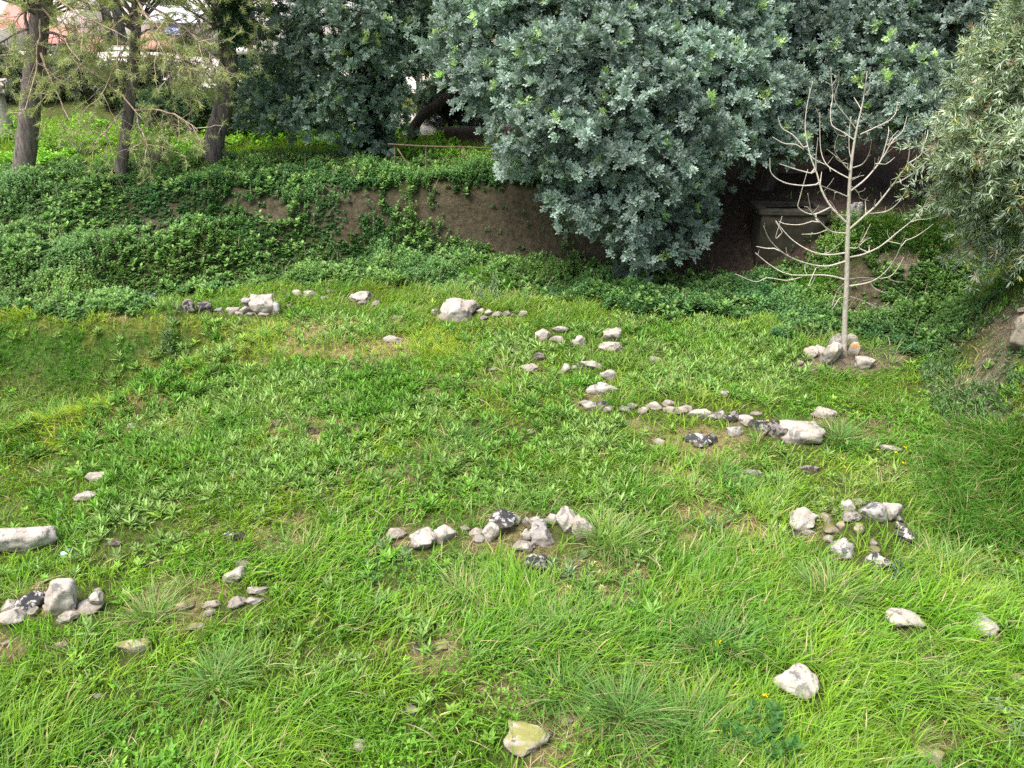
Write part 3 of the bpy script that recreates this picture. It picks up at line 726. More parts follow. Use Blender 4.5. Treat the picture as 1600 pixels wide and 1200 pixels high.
def make_grass():
    g = Geo()
    def field(n, y0=3.0, y1=18.2):
        x, y = visible_pts(n, y0, y1)
        k = rockfree(x, y, 1.0, .04)
        return x[k], y[k]
    # short turf
    x, y = field(290000)
    cov = mask(P_COVER, x, y, .35); bare = inany(P_BARE, x, y, .4) | (fbm(x * .8 + 91, y * .8 + 17, oct=4) > .62); dry = inany(P_DRY, x, y) | inany(P_DIRT, x, y, .2) | inany(P_LITTER, x, y)
    den = .45 + .6 * (fbm(x * 1.6, y * 1.6 + 30, oct=3) + .55)
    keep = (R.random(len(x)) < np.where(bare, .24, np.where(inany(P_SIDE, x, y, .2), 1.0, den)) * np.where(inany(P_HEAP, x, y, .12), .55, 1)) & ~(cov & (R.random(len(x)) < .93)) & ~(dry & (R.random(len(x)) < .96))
    x, y = x[keep], y[keep]; n = len(x)
    deep = inany(P_DEEP, x, y, .5)
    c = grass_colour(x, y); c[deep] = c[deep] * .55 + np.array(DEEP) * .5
    h = R.uniform(.06, .18, n) * (1 + .5 * fbm(x * .8 + 60, y * .8, oct=2))
    wl = np.interp(y, [4, 10, 18], [.0095, .0125, .016])
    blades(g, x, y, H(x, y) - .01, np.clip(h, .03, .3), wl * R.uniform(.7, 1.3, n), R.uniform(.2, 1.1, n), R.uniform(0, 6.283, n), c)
    # longer grass in drifts
    x, y = field(255000)
    near = sstep((9.5 - y) / 4.5)
    d = fbm(x * .9 + 21, y * .9 - 13, oct=3)
    cov = mask(P_COVER, x, y, .35); bare = inany(P_BARE, x, y, .4) | (fbm(x * .8 + 91, y * .8 + 17, oct=4) > .62); dry = inany(P_DRY, x, y) | inany(P_DIRT, x, y, .2) | inany(P_LITTER, x, y)
    herb = inany(P_HERB, x, y, .5); heap = inany(P_HEAP, x, y, .12)
    pr = np.clip(.35 + 1.0 * d + .75 * near, .05, 1) * np.where(bare, .18, 1) * np.where(herb, .5, 1) * np.where(heap, .12, 1)
    keep = (R.random(len(x)) < pr) & ~cov & ~dry & rockfree(x, y, 1.08, .2)
    x, y, d = x[keep], y[keep], d[keep]; n = len(x)
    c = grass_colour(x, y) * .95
    bl = R.random(n) < .30; c[bl] = c[bl] * .55 + np.array(BLUE) * .5
    st = R.random(n) < np.where(y > 7, .11, .06); c[st] = np.array(STRAW) * R.uniform(.7, 1.15, (st.sum(), 1))
    az = 2.4 * fbm(x * .45 + 2, y * .45, oct=2) - .5 + R.normal(0, .9, n)
    h = R.uniform(.11, .27, n) * (1 + .45 * sstep((9 - y) / 4)) * (1 + .35 * np.clip(d, -1, 1))
    wl = np.interp(y, [4, 10, 18], [.0135, .014, .016])
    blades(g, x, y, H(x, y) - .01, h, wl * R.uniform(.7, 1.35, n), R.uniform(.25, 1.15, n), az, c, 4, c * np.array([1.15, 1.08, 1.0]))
    # tussocks: fountains of arching blades
    x0, y0 = field(860, 3.2, 16)
    k = ~mask(P_COVER, x0, y0) & ~inany(P_DIRT, x0, y0) & ~inany(P_LITTER, x0, y0) & (R.random(len(x0)) < np.where(x0 > 0, .9, .5)) & rockfree(x0, y0, 1.2, .45)
    for cx, cy in zip(x0[k], y0[k]):
        tussock(g, cx, cy, R.uniform(.16, .34), int(R.uniform(22, 60)), R.random())
    # grass hanging over the right bank
    for i in range(420):
        px, py = R.uniform(1400, 1600), R.uniform(680, 850)
        if px < 1445 + abs(py - 745) * .7 + R.normal(0, 14): continue
        p = W(px, py); tussock(g, p[0], p[1], R.uniform(.28, .5), 40, .1, az=-2.3, col=np.array((.13, .30, .05)) * R.uniform(.75, 1.35), wk=1.2)
    # grass spilling off the ledge behind the sapling and tall green grass at its left
    for i in range(120):
        px, py = R.uniform(1330, 1480), R.uniform(345, 392); p = W(px, py); tussock(g, p[0], p[1], R.uniform(.25, .4), 34, .15, az=-1.6, col=(.075, .20, .04))
    for i in range(70):
        px, py = R.uniform(1215, 1300), R.uniform(430, 500); p = W(px, py); tussock(g, p[0], p[1], R.uniform(.25, .4), 34, .1, az=-1.6)
    for i in range(26):
        px, py = R.uniform(740, 800), R.uniform(425, 450); p = W(px, py); tussock(g, p[0], p[1], R.uniform(.25, .4), 40, .1, az=-1.6)
    # grass and weeds on the terrace beyond, sunlight put into lighter greens
    x = R.uniform(-17, 3, 60000); y = R.uniform(18.5, 28, 60000)
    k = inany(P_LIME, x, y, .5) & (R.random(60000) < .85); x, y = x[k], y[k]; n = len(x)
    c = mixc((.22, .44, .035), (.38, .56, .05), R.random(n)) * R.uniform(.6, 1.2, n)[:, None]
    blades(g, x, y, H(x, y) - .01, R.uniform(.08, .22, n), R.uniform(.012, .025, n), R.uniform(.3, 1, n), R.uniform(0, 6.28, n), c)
    o = g.build('meadow_grass', M_GRASS); tag(o, 'long and short green meadow grass growing all over the field', 'grass', kind='stuff')
def tussock(g, cx, cy, h, n, tone, az=None, col=None, dry=.12, wk=1.0):
    x = cx + R.normal(0, .05 + h * .12, n); y = cy + R.normal(0, .05 + h * .12, n)
    a = np.arctan2(y - cy, x - cx) + R.normal(0, .5, n)
    if az is not None: a = np.where(R.random(n) < .75, az + R.normal(0, .55, n), a)
    base = np.array([.13, .33, .045]) * (1 - tone) + np.array([.32, .44, .14]) * tone if col is None else np.array(col)
    c = base[None] * R.uniform(.6, 1.35, (n, 1))
    s = R.random(n) < dry; c[s] = np.array(STRAW) * R.uniform(.5, 1.05, (s.sum(), 1))
    w = np.interp(cy, [4, 10, 18], [.008, .011, .015])
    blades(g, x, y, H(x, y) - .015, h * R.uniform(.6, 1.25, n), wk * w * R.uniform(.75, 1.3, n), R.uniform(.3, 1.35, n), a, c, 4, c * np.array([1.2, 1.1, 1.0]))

def rosette(g, pos, nleaf, L, wd, elev, col, rise=0.0, tv=LEAF_V, tq=LEAF_Q, up=None):
    """plants at pos (N,3), each with nleaf leaves spreading round its stem"""
    n = len(pos)
    if n == 0: return
    P = np.repeat(pos, nleaf, 0); m = len(P)
    k = np.tile(np.arange(nleaf), n)
    az = np.repeat(R.uniform(0, 6.28, n), nleaf) + k * 2.39996 + R.normal(0, .25, m)
    t = k / max(nleaf - 1, 1)
    el = elev[0] + (elev[1] - elev[0]) * t + R.normal(0, .18, m)
    d = np.stack([np.cos(el) * np.cos(az), np.cos(el) * np.sin(az), np.sin(el)], 1)
    upv = np.array([0, 0, 1.])[None]
    X = nrm(np.cross(d, upv + 1e-4)); Z = np.cross(X, d)
    rs = np.repeat(np.broadcast_to(rise, (n,)), nleaf)
    P = P + np.stack([R.normal(0, .008, m), R.normal(0, .008, m), rs * t], 1)
    Ls = np.repeat(np.broadcast_to(L, (n,)), nleaf) * (1 - .35 * t) * R.uniform(.75, 1.2, m)
    sc = np.stack([Ls * wd, Ls, Ls], 1)
    c = np.repeat(col, nleaf, 0) * R.uniform(.75, 1.25, (m, 1)) * (1 + .18 * t)[:, None]
    g.inst(tv, tq, P, X, d, Z, sc, c)

def make_herbs():
    g = Geo()
    def pts(n, y0=3.6, y1=17.5):
        x, y = visible_pts(n, y0, y1)
        k = rockfree(x, y, 1.2, .26) & ~mask(P_COVER, x, y, .3) & ~inany(P_DIRT, x, y) & ~inany(P_LITTER, x, y) & ~(inany(P_HEAP, x, y, .1) & (R.random(n) < .85))
        return x[k], y[k]
    # silvery lance-leaved weeds
    x, y = pts(30000)
    herb = inany(P_HERB, x, y, .5); d = fbm(x * .8 + 11, y * .8 + 2, oct=3)
    k = R.random(len(x)) < np.clip(np.where(herb, .40 + .6 * d, .08 + .3 * d), .015, 1) * np.clip((y - 4.5) / 4, .12, 1); x, y = x[k], y[k]; n = len(x)
    c = mixc((.16, .35, .045), (.31, .45, .14), np.clip(.5 + .7 * fbm(x * .9, y * .9 + 70, oct=2) + R.normal(0, .2, n), 0, 1)) * R.uniform(.75, 1.2, (n, 1))
    rosette(g, np.stack([x, y, H(x, y) + .02], 1), 13, R.uniform(.09, .19, n), .25, (.2, 1.1), c, R.uniform(.02, .15, n))
    # broad basal leaves
    x, y = pts(2600); n = len(x); k = R.random(n) < .22; x, y = x[k], y[k]; n = len(x)
    c = mixc((.20, .40, .05), (.34, .50, .09), R.random(n))
    rosette(g, np.stack([x, y, H(x, y) + .02], 1), 9, R.uniform(.09, .17, n), .38, (.2, .9), c, .03)
    o = g.build('field_weeds', M_HERB); tag(o, 'grey-green lance-leaved weeds growing through the field grass', 'weeds', kind='stuff')
    # clover carpet
    g = Geo(); x, y = pts(70000, 3.2, 17)
    d = fbm(x * .7 - 31, y * .7 + 3, oct=3); dp = inany(P_DEEP, x, y, .5)
    k = R.random(len(x)) < np.clip(np.where(dp, .75, .12 + .8 * d), 0, 1); x, y = x[k], y[k]; n = len(x)
    c = mixc((.09, .27, .025), (.18, .38, .035), np.clip(.5 + fbm(x * 2, y * 2, oct=2), 0, 1)) * R.uniform(.7, 1.2, (n, 1))
    rosette(g, np.stack([x, y, H(x, y) + R.uniform(.04, .12, n)], 1), 3, R.uniform(.025, .045, n), .85, (.1, .5), c)
    o = g.build('clover_patches', M_HERB); tag(o, 'low deep green clover leaves in patches between the grass', 'clover', kind='stuff')
    # straw
    g = Geo(); x, y = visible_pts(90000, 3.6, 17)
    br = inany(P_BARE, x, y, .4) | (fbm(x * .8 + 91, y * .8 + 17, oct=4) > .62); dr = inany(P_DRY, x, y, .3); di = inany(P_DIRT, x, y, .1)
    k = (R.random(len(x)) < np.where(br, .75, np.where(di, .62, np.where(dr, .30, .03)))) & rockfree(x, y); x, y = x[k], y[k]; n = len(x)
    c = mixc((.26, .18, .11), STRAW, R.random(n)) * R.uniform(.6, 1.15, (n, 1))
    di = inany(P_DIRT, x, y, .1); c[di] *= .62
    blades(g, x, y, H(x, y) + .005, R.uniform(.05, .14, n), R.uniform(.005, .011, n), R.uniform(.7, 2.0, n), R.uniform(0, 6.28, n), c)
    o = g.build('dry_straw', M_STRAW); tag(o, 'brown and straw coloured dead grass on the thin patches and bare bank', 'dry grass', kind='stuff')

def make_cover():
    g = Geo(); n0 = 92000
    x = R.uniform(-16, 12, n0); y = R.uniform(12.5, 21.5, n0)
    vis = np.abs(x) < .65 * (.887 * y + 2.77) + 2.6
    k = vis & mask(P_COVER, x, y, .3) & rockfree(x, y, 1.0, .05); x, y = x[k], y[k]
    dirt = inany(P_DIRT, x, y, .24) | inany(P_DRY, x, y, .24); lit = inany(P_LITTER, x, y, .3)
    k = ~(dirt & (R.random(len(x)) < np.where((x < -2.9) & (fbm(x * 2.2, y * 2.2 + 77, oct=3) > .0), .45, np.where(fbm(x * 1.7 + 9, y * 1.7 + 7, oct=3) > .35, .7, .97)))) & ~(lit & (R.random(len(x)) < .93)); x, y = x[k], y[k]; n = len(x)
    b = fbm(x * 1.15 + 5, y * 1.15, oct=3); b2 = fbm(x * 3.1, y * 3.1 + 9, oct=2)
    hgt = np.clip(.16 + .22 * b + .10 * b2, .03, .6) * R.uniform(.55, 1.1, n)
    t = np.clip(.5 + .5 * b2 + .35 * b + R.normal(0, .12, n), 0, 1)
    c = mixc((.07, .165, .045), (.18, .33, .095), t); hu = np.clip(fbm(x * .6 + 50, y * .6, oct=3), -1, 1)[:, None]; c = c * (1 + hu * np.array([.28, .12, -.15]))
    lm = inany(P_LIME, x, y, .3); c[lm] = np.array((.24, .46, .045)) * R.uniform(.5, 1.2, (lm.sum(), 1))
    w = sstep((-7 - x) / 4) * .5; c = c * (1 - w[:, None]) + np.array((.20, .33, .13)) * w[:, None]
    pos = np.stack([x, y, H(x, y) + hgt * .45], 1)
    rosette(g, pos, 11, R.uniform(.05, .085, n), .72, (.0, .75), c, hgt * .6)
    # patches of larger, paler leaves and dead stems among the nettles
    k = (R.random(n) < .10) & (fbm(x * .9 + 33, y * .9 + 12, oct=3) > .05); xa, ya, na = x[k], y[k], int(k.sum()); ha = hgt[k]
    rosette(g, np.stack([xa, ya, H(xa, ya) + ha * .75 + .05], 1), 8, R.uniform(.09, .15, na), .7, (.0, .8), mixc((.12, .26, .06), (.27, .42, .13), R.random(na)), .08)
    k = R.random(n) < .03; xa, ya, na = x[k], y[k], int(k.sum())
    blades(g, xa, ya, H(xa, ya) + .02, R.uniform(.3, .6, na), np.full(na, .009), R.uniform(.1, .7, na), R.uniform(0, 6.28, na), mixc((.25, .20, .12), (.45, .38, .24), R.random(na)))
    # big-leaved mallow on the bright terrace beyond
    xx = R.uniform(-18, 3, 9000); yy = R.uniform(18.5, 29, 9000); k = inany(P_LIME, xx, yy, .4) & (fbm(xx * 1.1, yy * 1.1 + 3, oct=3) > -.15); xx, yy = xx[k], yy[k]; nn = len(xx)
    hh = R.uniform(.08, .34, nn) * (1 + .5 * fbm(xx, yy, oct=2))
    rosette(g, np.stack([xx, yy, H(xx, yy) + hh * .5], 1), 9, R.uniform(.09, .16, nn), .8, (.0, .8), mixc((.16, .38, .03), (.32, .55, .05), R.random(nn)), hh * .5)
    o = g.build('nettle_cover', M_COVER); tag(o, 'dense dark green nettles and ivy covering the banks', 'ground cover', kind='stuff')
    # leafy weeds on the slope at the right
    g = Geo(); x = R.uniform(5.5, 10.5, 9000); y = R.uniform(5.5, 12.8, 9000); z = H(x, y)
    xr = np.interp(y, RY, RX); dd = x - xr
    k = (dd > .15) & (R.random(9000) < np.where(inany(P_DRY, x, y, .24), .85, 1) * np.clip(.35 + .8 * fbm(x * 1.2, y * 1.2 + 5, oct=3), .04, 1)); x, y, z = x[k], y[k], z[k]; n = len(x)
    c = mixc((.09, .19, .06), (.19, .29, .12), R.random(n))
    rosette(g, np.stack([x, y, z + .03], 1), 12, R.uniform(.06, .13, n), .34, (.1, 1.1), c, R.uniform(.04, .22, n))
    o = g.build('slope_weeds', M_HERB); tag(o, 'grey-green weeds scattered on the earth slope at the right', 'weeds', kind='stuff')
make_grass(); make_herbs(); make_cover()

# ------------------------------------------------------------------ single plants that stand out
def tuft_thing(px, py, h, n, tone, label, col=None, dry=.15, spread=1.0, az=None):
    p = W(px, py); g = Geo()
    for i in range(3): tussock(g, p[0] + R.normal(0, .07 * spread), p[1] + R.normal(0, .07 * spread), h * .95, int(n * .5), tone, az, np.array([.11, .28, .06]) * (1 - tone) + np.array([.29, .42, .13]) * tone if col is None else col, dry * .6 + .10 * tone, 1.2)
    o = g.build('grass_tuft', M_GRASS, origin=(p[0], p[1], float(H(p[0], p[1]))))
    tag(o, label, 'grass tuft', 'big grass tufts standing out of the field')
for a in [
    (1120, 1020, .40, 170, .25, 'bluish green grass tuft above the cracked boulder'),
    (1290, 940, .42, 190, .6, 'arching pale-bladed grass tuft below the ring heap'),
    (860, 990, .38, 170, .5, 'reddish-based grass tuft in the lower middle of the field'),
    (730, 940, .36, 150, .8, 'straw-tipped arching tuft below the black-blotched slab'),
    (1160, 775, .30, 150, .1, 'small dark green tuft on the dry brown patch'),
    (1075, 775, .30, 120, .9, 'straw-brown tuft left of the small dark green one'),
    (960, 850, .42, 190, .6, 'tall dry-bladed tuft right of the leaning boulder'),
    (1310, 690, .38, 150, .3, 'grass tuft right of the big end block of the footing'),
    (1130, 745, .28, 110, .3, 'dark tuft left of the small stone below the footing'),
    (1490, 900, .42, 180, .6, 'brown-topped tuft right of the ring heap'),
    (1470, 1090, .38, 160, .7, 'straw-tipped tuft in the lower right corner grass'),
    (960, 1130, .45, 220, .3, 'large coarse tuft right of the mossy boulder'),
    (1080, 1160, .45, 200, .2, 'coarse dark tuft at the bottom centre right'),
    (720, 690, .34, 130, .1, 'bluish upright tuft in the middle of the field'),
    (340, 1085, .36, 150, .4, 'bent grass tuft in the lower left grass'),
    (230, 975, .36, 140, .7, 'straw-bladed tuft right of the lower-left heap'),
    (1560, 800, .48, 240, .1, 'big drooping dark grass tuft on the right bank'),
    (1500, 740, .46, 220, .1, 'drooping grass tuft higher on the right bank'),
    (480, 860, .26, 110, 1.0, 'dry straw tuft right of the black-speckled flat stone'),
    (880, 1090, .40, 170, .2, 'lush green tuft above the mossy boulder'),
]: tuft_thing(*a)
def herb_thing(px, py, n, L, wd, elev, rise, col, label, name='broadleaf_weed', cat='weed', spread=.12, nl=12):
    p = W(px, py); g = Geo()
    x = p[0] + R.normal(0, spread, n); y = p[1] + R.normal(0, spread, n)
    rosette(g, np.stack([x, y, H(x, y) + .02], 1), nl, L * R.uniform(.8, 1.15, n), wd, elev, np.tile(np.array(col) * 1.5, (n, 1)) * R.uniform(.8, 1.2, (n, 1)), rise * R.uniform(.6, 1.2, n))
    for a, b in zip(x, y):
        m_ = np.array([(a + p[0]) / 2, (b + p[1]) / 2]); z_ = lambda u, v: float(H(u, v)) + .03
        tube(g, [(p[0], p[1], z_(*p[:2])), (m_[0], m_[1], z_(*m_)), (a, b, z_(a, b))], .006, 4, np.array(col))
    o = g.build(name, M_HERB, origin=(p[0], p[1], float(H(p[0], p[1]))))
    tag(o, label, cat, 'leafy weeds standing out of the field')
herb_thing(1195, 1165, 16, .11, .75, (.1, .9), .22, (.05, .13, .03), 'dark broad-leaved weed at the bottom edge right of centre')
herb_thing(1110, 830, 6, .13, .22, (.2, 1.1), .16, (.13, .20, .09), 'silvery weed left of the ring heap in the dry grass')
herb_thing(890, 895, 5, .13, .25, (.2, 1.0), .12, (.14, .21, .10), 'silvery star-leaved weed right of the black-blotched slab')
herb_thing(1568, 1110, 22, .09, .45, (0, .7), .06, (.12, .16, .09), 'flat grey-green thistle at the right edge of the lower grass', spread=.2)
herb_thing(1410, 900, 14, .09, .45, (0, .7), .06, (.12, .17, .10), 'grey-green thistle below the black-speckled stone', spread=.16)
herb_thing(1300, 795, 12, .07, .5, (0, .8), .06, (.19, .22, .08), 'pale yellow-green weed on the back of the ring heap', spread=.16)
herb_thing(905, 925, 18, .06, .55, (0, .7), .05, (.26, .28, .10), 'pale yellow-green weed on the bare patch below the middle heap', spread=.22)
herb_thing(845, 822, 5, .07, .8, (.1, .9), .05, (.07, .17, .03), 'round-leaved weed growing on top of the middle heap', spread=.06)
herb_thing(270, 545, 12, .16, .26, (.2, 1.1), .2, (.13, .21, .09), 'large silvery weed clump at the end of the left hollow', spread=.25)
herb_thing(770, 462, 16, .16, .2, (.3, 1.2), .22, (.17, .22, .14), 'white-green feathery weed behind the little wall', spread=.32)
herb_thing(330, 466, 6, .14, .35, (.3, 1.2), .12, (.16, .26, .06), 'light green plant growing on the dark pair of stones', spread=.14)
herb_thing(280, 1195, 10, .12, .5, (.2, .9), .1, (.10, .22, .03), 'light green broad-leaved weed at the bottom left edge')
herb_thing(590, 880, 8, .12, .25, (.2, 1.0), .12, (.12, .19, .08), 'silvery weed left of the middle heap in the green grass', spread=.2)
herb_thing(600, 955, 3, .18, .3, (.4, 1.1), .05, (.15, .25, .10), 'pale large-leaved weed in the grass left of the small brown stone', spread=.04, nl=7)
herb_thing(1000, 755, 4, .13, .3, (.3, .9), .05, (.15, .26, .02), 'bright green dock-like weed in the middle of the field', spread=.07)
# yellow flowers
def flower(px, py, label):
    p = W(px, py); z0 = float(H(p[0], p[1])); h = .17
    t = thing('yellow_flower', label, 'flower', (p[0], p[1], z0), 'yellow flowers dotted through the grass')
    g = Geo(); tube(g, [(p[0], p[1], z0 - .02), (p[0] + .01, p[1], z0 + h * .6), (p[0], p[1] - .01, z0 + h)], .003, 5, (.12, .2, .04)); g.build('stem', M_HERB, t)
    g = Geo(); rosette(g, np.array([[p[0], p[1] - .01, z0 + h]]), 14, .026, .5, (.1, .9), np.array([[.80, .55, .01]])); g.build('flower_head', M_PETAL, t)
for a in [(1365, 720, 'yellow flower left of a row of three by the right bank'), (1395, 724, 'yellow flower in the middle by the right bank'), (1409, 716, 'yellow flower nearest the flat white stone'),
          (1407, 740, 'lowest yellow flower by the right bank'), (1312, 733, 'yellow flower alone above the ring heap'), (1315, 748, 'yellow flower just above the ring heap'),
          (1118, 1024, 'yellow flower beside the bluish green tuft'), (933, 518, 'yellow flower left of the two stacked stones'), (1196, 674, 'yellow flower in front of the dark wide footing stone'), (1190, 1108, 'orange-yellow flower below the cracked boulder')]: flower(*a)
# litter
p = W(104, 873); z0 = float(H(p[0], p[1])) + .06
t = thing('plastic_cup', 'small crumpled white and blue plastic cup below the long flat boulder', 'litter', p)
g = Geo(); tube(g, [(p[0] - .04, p[1], z0), (p[0], p[1] + .01, z0 + .005), (p[0] + .045, p[1] + .02, z0 + .02)], [.026, .031, .036], 10, (.8, .85, .9), .05); g.build('cup_body', plainmat('cup_white', (.75, .82, .9), .35, .1), t)
g = Geo(); tube(g, [(p[0] + .044, p[1] + .02, z0 + .02), (p[0] + .056, p[1] + .022, z0 + .024)], [.039, .039], 10, (.1, .15, .3)); g.build('cup_rim', plainmat('cup_blue', (.08, .12, .3), .35, .1), t)

# ------------------------------------------------------------------ foliage generators
def pinnate(g, pos, out, size, col, nl=6, pairs=3, droop=.0, lw=.62):
    """leaf sprays: nl pinnate leaves radiating round each twig tip"""
    n = len(pos)
    if n == 0: return
    P = np.repeat(pos, nl, 0); O = np.repeat(out, nl, 0); S = np.repeat(np.broadcast_to(size, (n,)), nl); m = len(P)
    d = nrm(O * .75 + rdir(m) * .95 + np.array([0, 0, .15 - droop])[None])
    ref = nrm(O + np.array([0, 0, .8])[None] + .35 * rdir(m))
    sd = nrm(np.cross(d, ref)); nn = np.cross(sd, d)
    cl = np.repeat(col, nl, 0) * R.uniform(.8, 1.2, (m, 1))
    PP, D, X, Z, SS, C = [], [], [], [], [], []
    for k in range(pairs):
        t = .3 + .7 * k / pairs
        for sg in (-1, 1):
            dd = nrm(d * .55 + sd * sg + nn * R.normal(.1, .22, m)[:, None])
            PP.append(P + d * (S * 2.1 * t)[:, None]); D.append(dd); Z.append(nrm(nn + .4 * rdir(m))); SS.append(S * R.uniform(.8, 1.15, m)); C.append(cl * R.uniform(.88, 1.12, (m, 1)))
    PP.append(P + d * (S * 2.0)[:, None]); D.append(d); Z.append(nn); SS.append(S); C.append(cl * 1.05)
    PP, D, Z, SS, C = map(np.concatenate, (PP, D, Z, SS, C))
    X = nrm(np.cross(D, Z)); Z = np.cross(X, D)
    g.inst(LEAF_V, LEAF_Q, PP, X, D, Z, np.stack([SS * lw * 1.1, SS, SS], 1), C)

def lobe_points(c, r, n, low=-.45):
    d = rdir(int(n * 2.2)); d = d[d[:, 2] > low][:n]
    rr = 1 - np.abs(R.normal(0, .16, len(d)))
    return c + d * np.asarray(r) * rr[:, None], d
def poly_lobes(pts, n, yfun, rad_m, jitter_y=.35, seed=3):
    rr = np.random.default_rng(seed); P = np.array(pts, float); out = []
    lo, hi = P.min(0), P.max(0); tries = 0
    while len(out) < n and tries < 20000:
        tries += 1
        q = rr.uniform(lo, hi)
        if not inpoly(P, q[:1], q[1:2])[0]: continue
        if any((q[0] - o[0]) ** 2 + (q[1] - o[1]) ** 2 < (rad_m * 34) ** 2 for o in out): continue
        out.append((q[0], q[1]))
    res = []
    for px, py in out:
        y = yfun(px, py) + rr.normal(0, jitter_y)
        res.append(at_y(px, py, y))
    return np.array(res), rr

def limb(g, a, b, r0, r1, n=9, wob=.12, sag=0, col=(1, 1, 1), sides=7):
    a = np.asarray(a, float); b = np.asarray(b, float); L = np.linalg.norm(b - a)
    u = np.linspace(0, 1, n)[:, None]
    p = a * (1 - u) + b * u + np.array([0, 0, 1.]) * (np.sin(u * np.pi) * sag * L) + wob * L * np.sin(u * np.pi) * .5 * np.cumsum(R.normal(0, .35, (n, 3)), 0) / 2
    tube(g, p, np.linspace(r0, r1, n), sides, col)
    return p

def carob(name, label, cat, base, fork, lobes, radii, per, leaf, cols, trunk_r, group, tipf=.04, roof=None, extra=None, nl=6, pairs=3, bark=M_BARK, leafm=M_CAROB, sprays=True):
    t = thing(name, label, cat, base, group)
    g = Geo(); base = np.asarray(base, float); fork = np.asarray(fork, float)
    tube(g, spline([base - [0, 0, .3], base + (fork - base) * .4 + [.08, 0, 0], fork], 12), np.concatenate([[trunk_r * 1.5], np.linspace(trunk_r * 1.15, trunk_r * .8, 11)]), 14, (1, 1, 1), .05)
    g.build('trunk', bark, t, smooth=True)
    g = Geo()
    hubs = []
    nh = max(4, len(lobes) // 8)
    idx = np.random.default_rng(5).permutation(len(lobes))[:nh]
    for i in idx:
        p = limb(g, fork, fork + (lobes[i] - fork) * .62, trunk_r * .5, trunk_r * .2, 9, .2, .06); hubs.append(p[-1])
    hubs = np.array(hubs)
    for c in lobes:
        h = hubs[np.argmin(((hubs - c) ** 2).sum(1))]
        limb(g, h, c, trunk_r * .17, .012, 7, .25, .05, sides=5)
    g.build('branches', bark, t, smooth=True)
    g = Geo()
    for i, c in enumerate(lobes):
        r = radii[i]
        p, d = lobe_points(c, np.array([r, r, r * .72]), int(per * (r / .7) ** 2))
        if sprays:   # loose shoots standing out of the mass
            e = rdir(3) * np.array([1, 1, .6]); e[:, 2] -= .12
            sp = c + e[:, None] * np.linspace(r * .7, r * R.uniform(1.15, 1.75), 4)[None, :, None]
            p = np.concatenate([p, sp.reshape(-1, 3)]); d = np.concatenate([d, np.repeat(nrm(e), 4, 0)])
        n = len(p); br = R.uniform(.62, 1.3)
        cc = mixc(cols[0], cols[1], np.clip(R.normal(.5, .25, n), 0, 1)) * br
        tp = R.random(n) < tipf; cc[tp] = np.array(cols[2]) * R.uniform(.8, 1.2, (tp.sum(), 1))
        pinnate(g, p, nrm(d + np.array([0, 0, .25])), leaf * R.uniform(.85, 1.15, n), cc, nl, pairs)
    if roof is not None:
        for c, r in roof:
            p, d = lobe_points(np.array(c), np.array(r), int(per * 2.2 * r[0] * r[1] / 2), -.8)
            n = len(p); cc = mixc(cols[0], cols[1], R.random(n))
            pinnate(g, p, d, leaf * 1.5, cc, nl, pairs)
    if extra: extra(g)
    g.build('crown', leafm, t)
    return t
CAR = ((.185, .265, .22), (.41, .51, .44), (.50, .68, .28))  # haze over the crowns put into paler, bluer leaf colours
# main carob hanging over the bank
P1 = [(730, -40), (715, 40), (700, 95), (712, 140), (765, 160), (800, 215), (805, 262), (850, 285), (880, 330), (935, 365), (965, 400), (1000, 425), (1045, 415), (1075, 375), (1095, 330), (1125, 260), (1135, 210), (1180, 160), (1200, 60), (1200, -40)]
def y1(px, py):
    r = ((px - 970) / 260) ** 2 + ((py - 230) / 260) ** 2
    return 15.25 + 1.7 * min(r, 1.6)
L1, rr1 = poly_lobes(P1, 150, y1, .70, .3, 3)
R1 = rr1.uniform(.24, .60, len(L1))
P1b = [(760, -20), (760, 120), (850, 200), (900, 290), (1000, 370), (1080, 320), (1110, 220), (1180, 100), (1180, -20)]
L1b, rr = poly_lobes(P1b, 40, lambda a, b: y1(a, b) + 1.5, 1.0, .4, 4); R1b = rr.uniform(.55, .8, len(L1b))
roof1 = [((x, y, z), (1.3, 1.2, .7)) for x in (-.2, 1.6, 3.4, 4.8) for y, z in ((18.9, 6.4), (20.4, 5.4))]  # unseen upper crown, added to shade what lies below
b1 = np.array([3.6, 19.6, float(H(3.6, 19.6))])
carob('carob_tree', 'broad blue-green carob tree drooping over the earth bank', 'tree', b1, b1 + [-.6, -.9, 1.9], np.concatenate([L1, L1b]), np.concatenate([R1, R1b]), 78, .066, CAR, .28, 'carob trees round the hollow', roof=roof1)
# second carob at the upper right
P2 = [(1190, -40), (1680, -40), (1680, 40), (1560, 100), (1490, 130), (1455, 180), (1440, 210), (1400, 200), (1340, 205), (1300, 212), (1255, 222), (1215, 240), (1185, 250), (1160, 230), (1180, 120)]
L2, rr = poly_lobes(P2, 110, lambda a, b: 18.9 - 1.2 * max(0, (a - 1250) / 300) - 1.7 * max(0, b) / 220, .75, .35, 6); R2 = rr.uniform(.4, .68, len(L2))
roof2 = [((x, y, z), (1.5, 1.3, .8)) for x in (5.4, 7.4, 9.4, 11.2) for y, z in ((20.8, 6.6), (22.6, 5.6), (24.4, 4.4))]  # canopy lobes out of view, added to keep the hollow in shade
b2 = W(1190, 292)
carob('carob_tree', 'carob tree at the upper right with reddish trunk over the dark hollow', 'tree', b2, b2 + [.25, .1, 1.6], L2, R2, 72, .064, CAR, .20, 'carob trees round the hollow', roof=roof2)
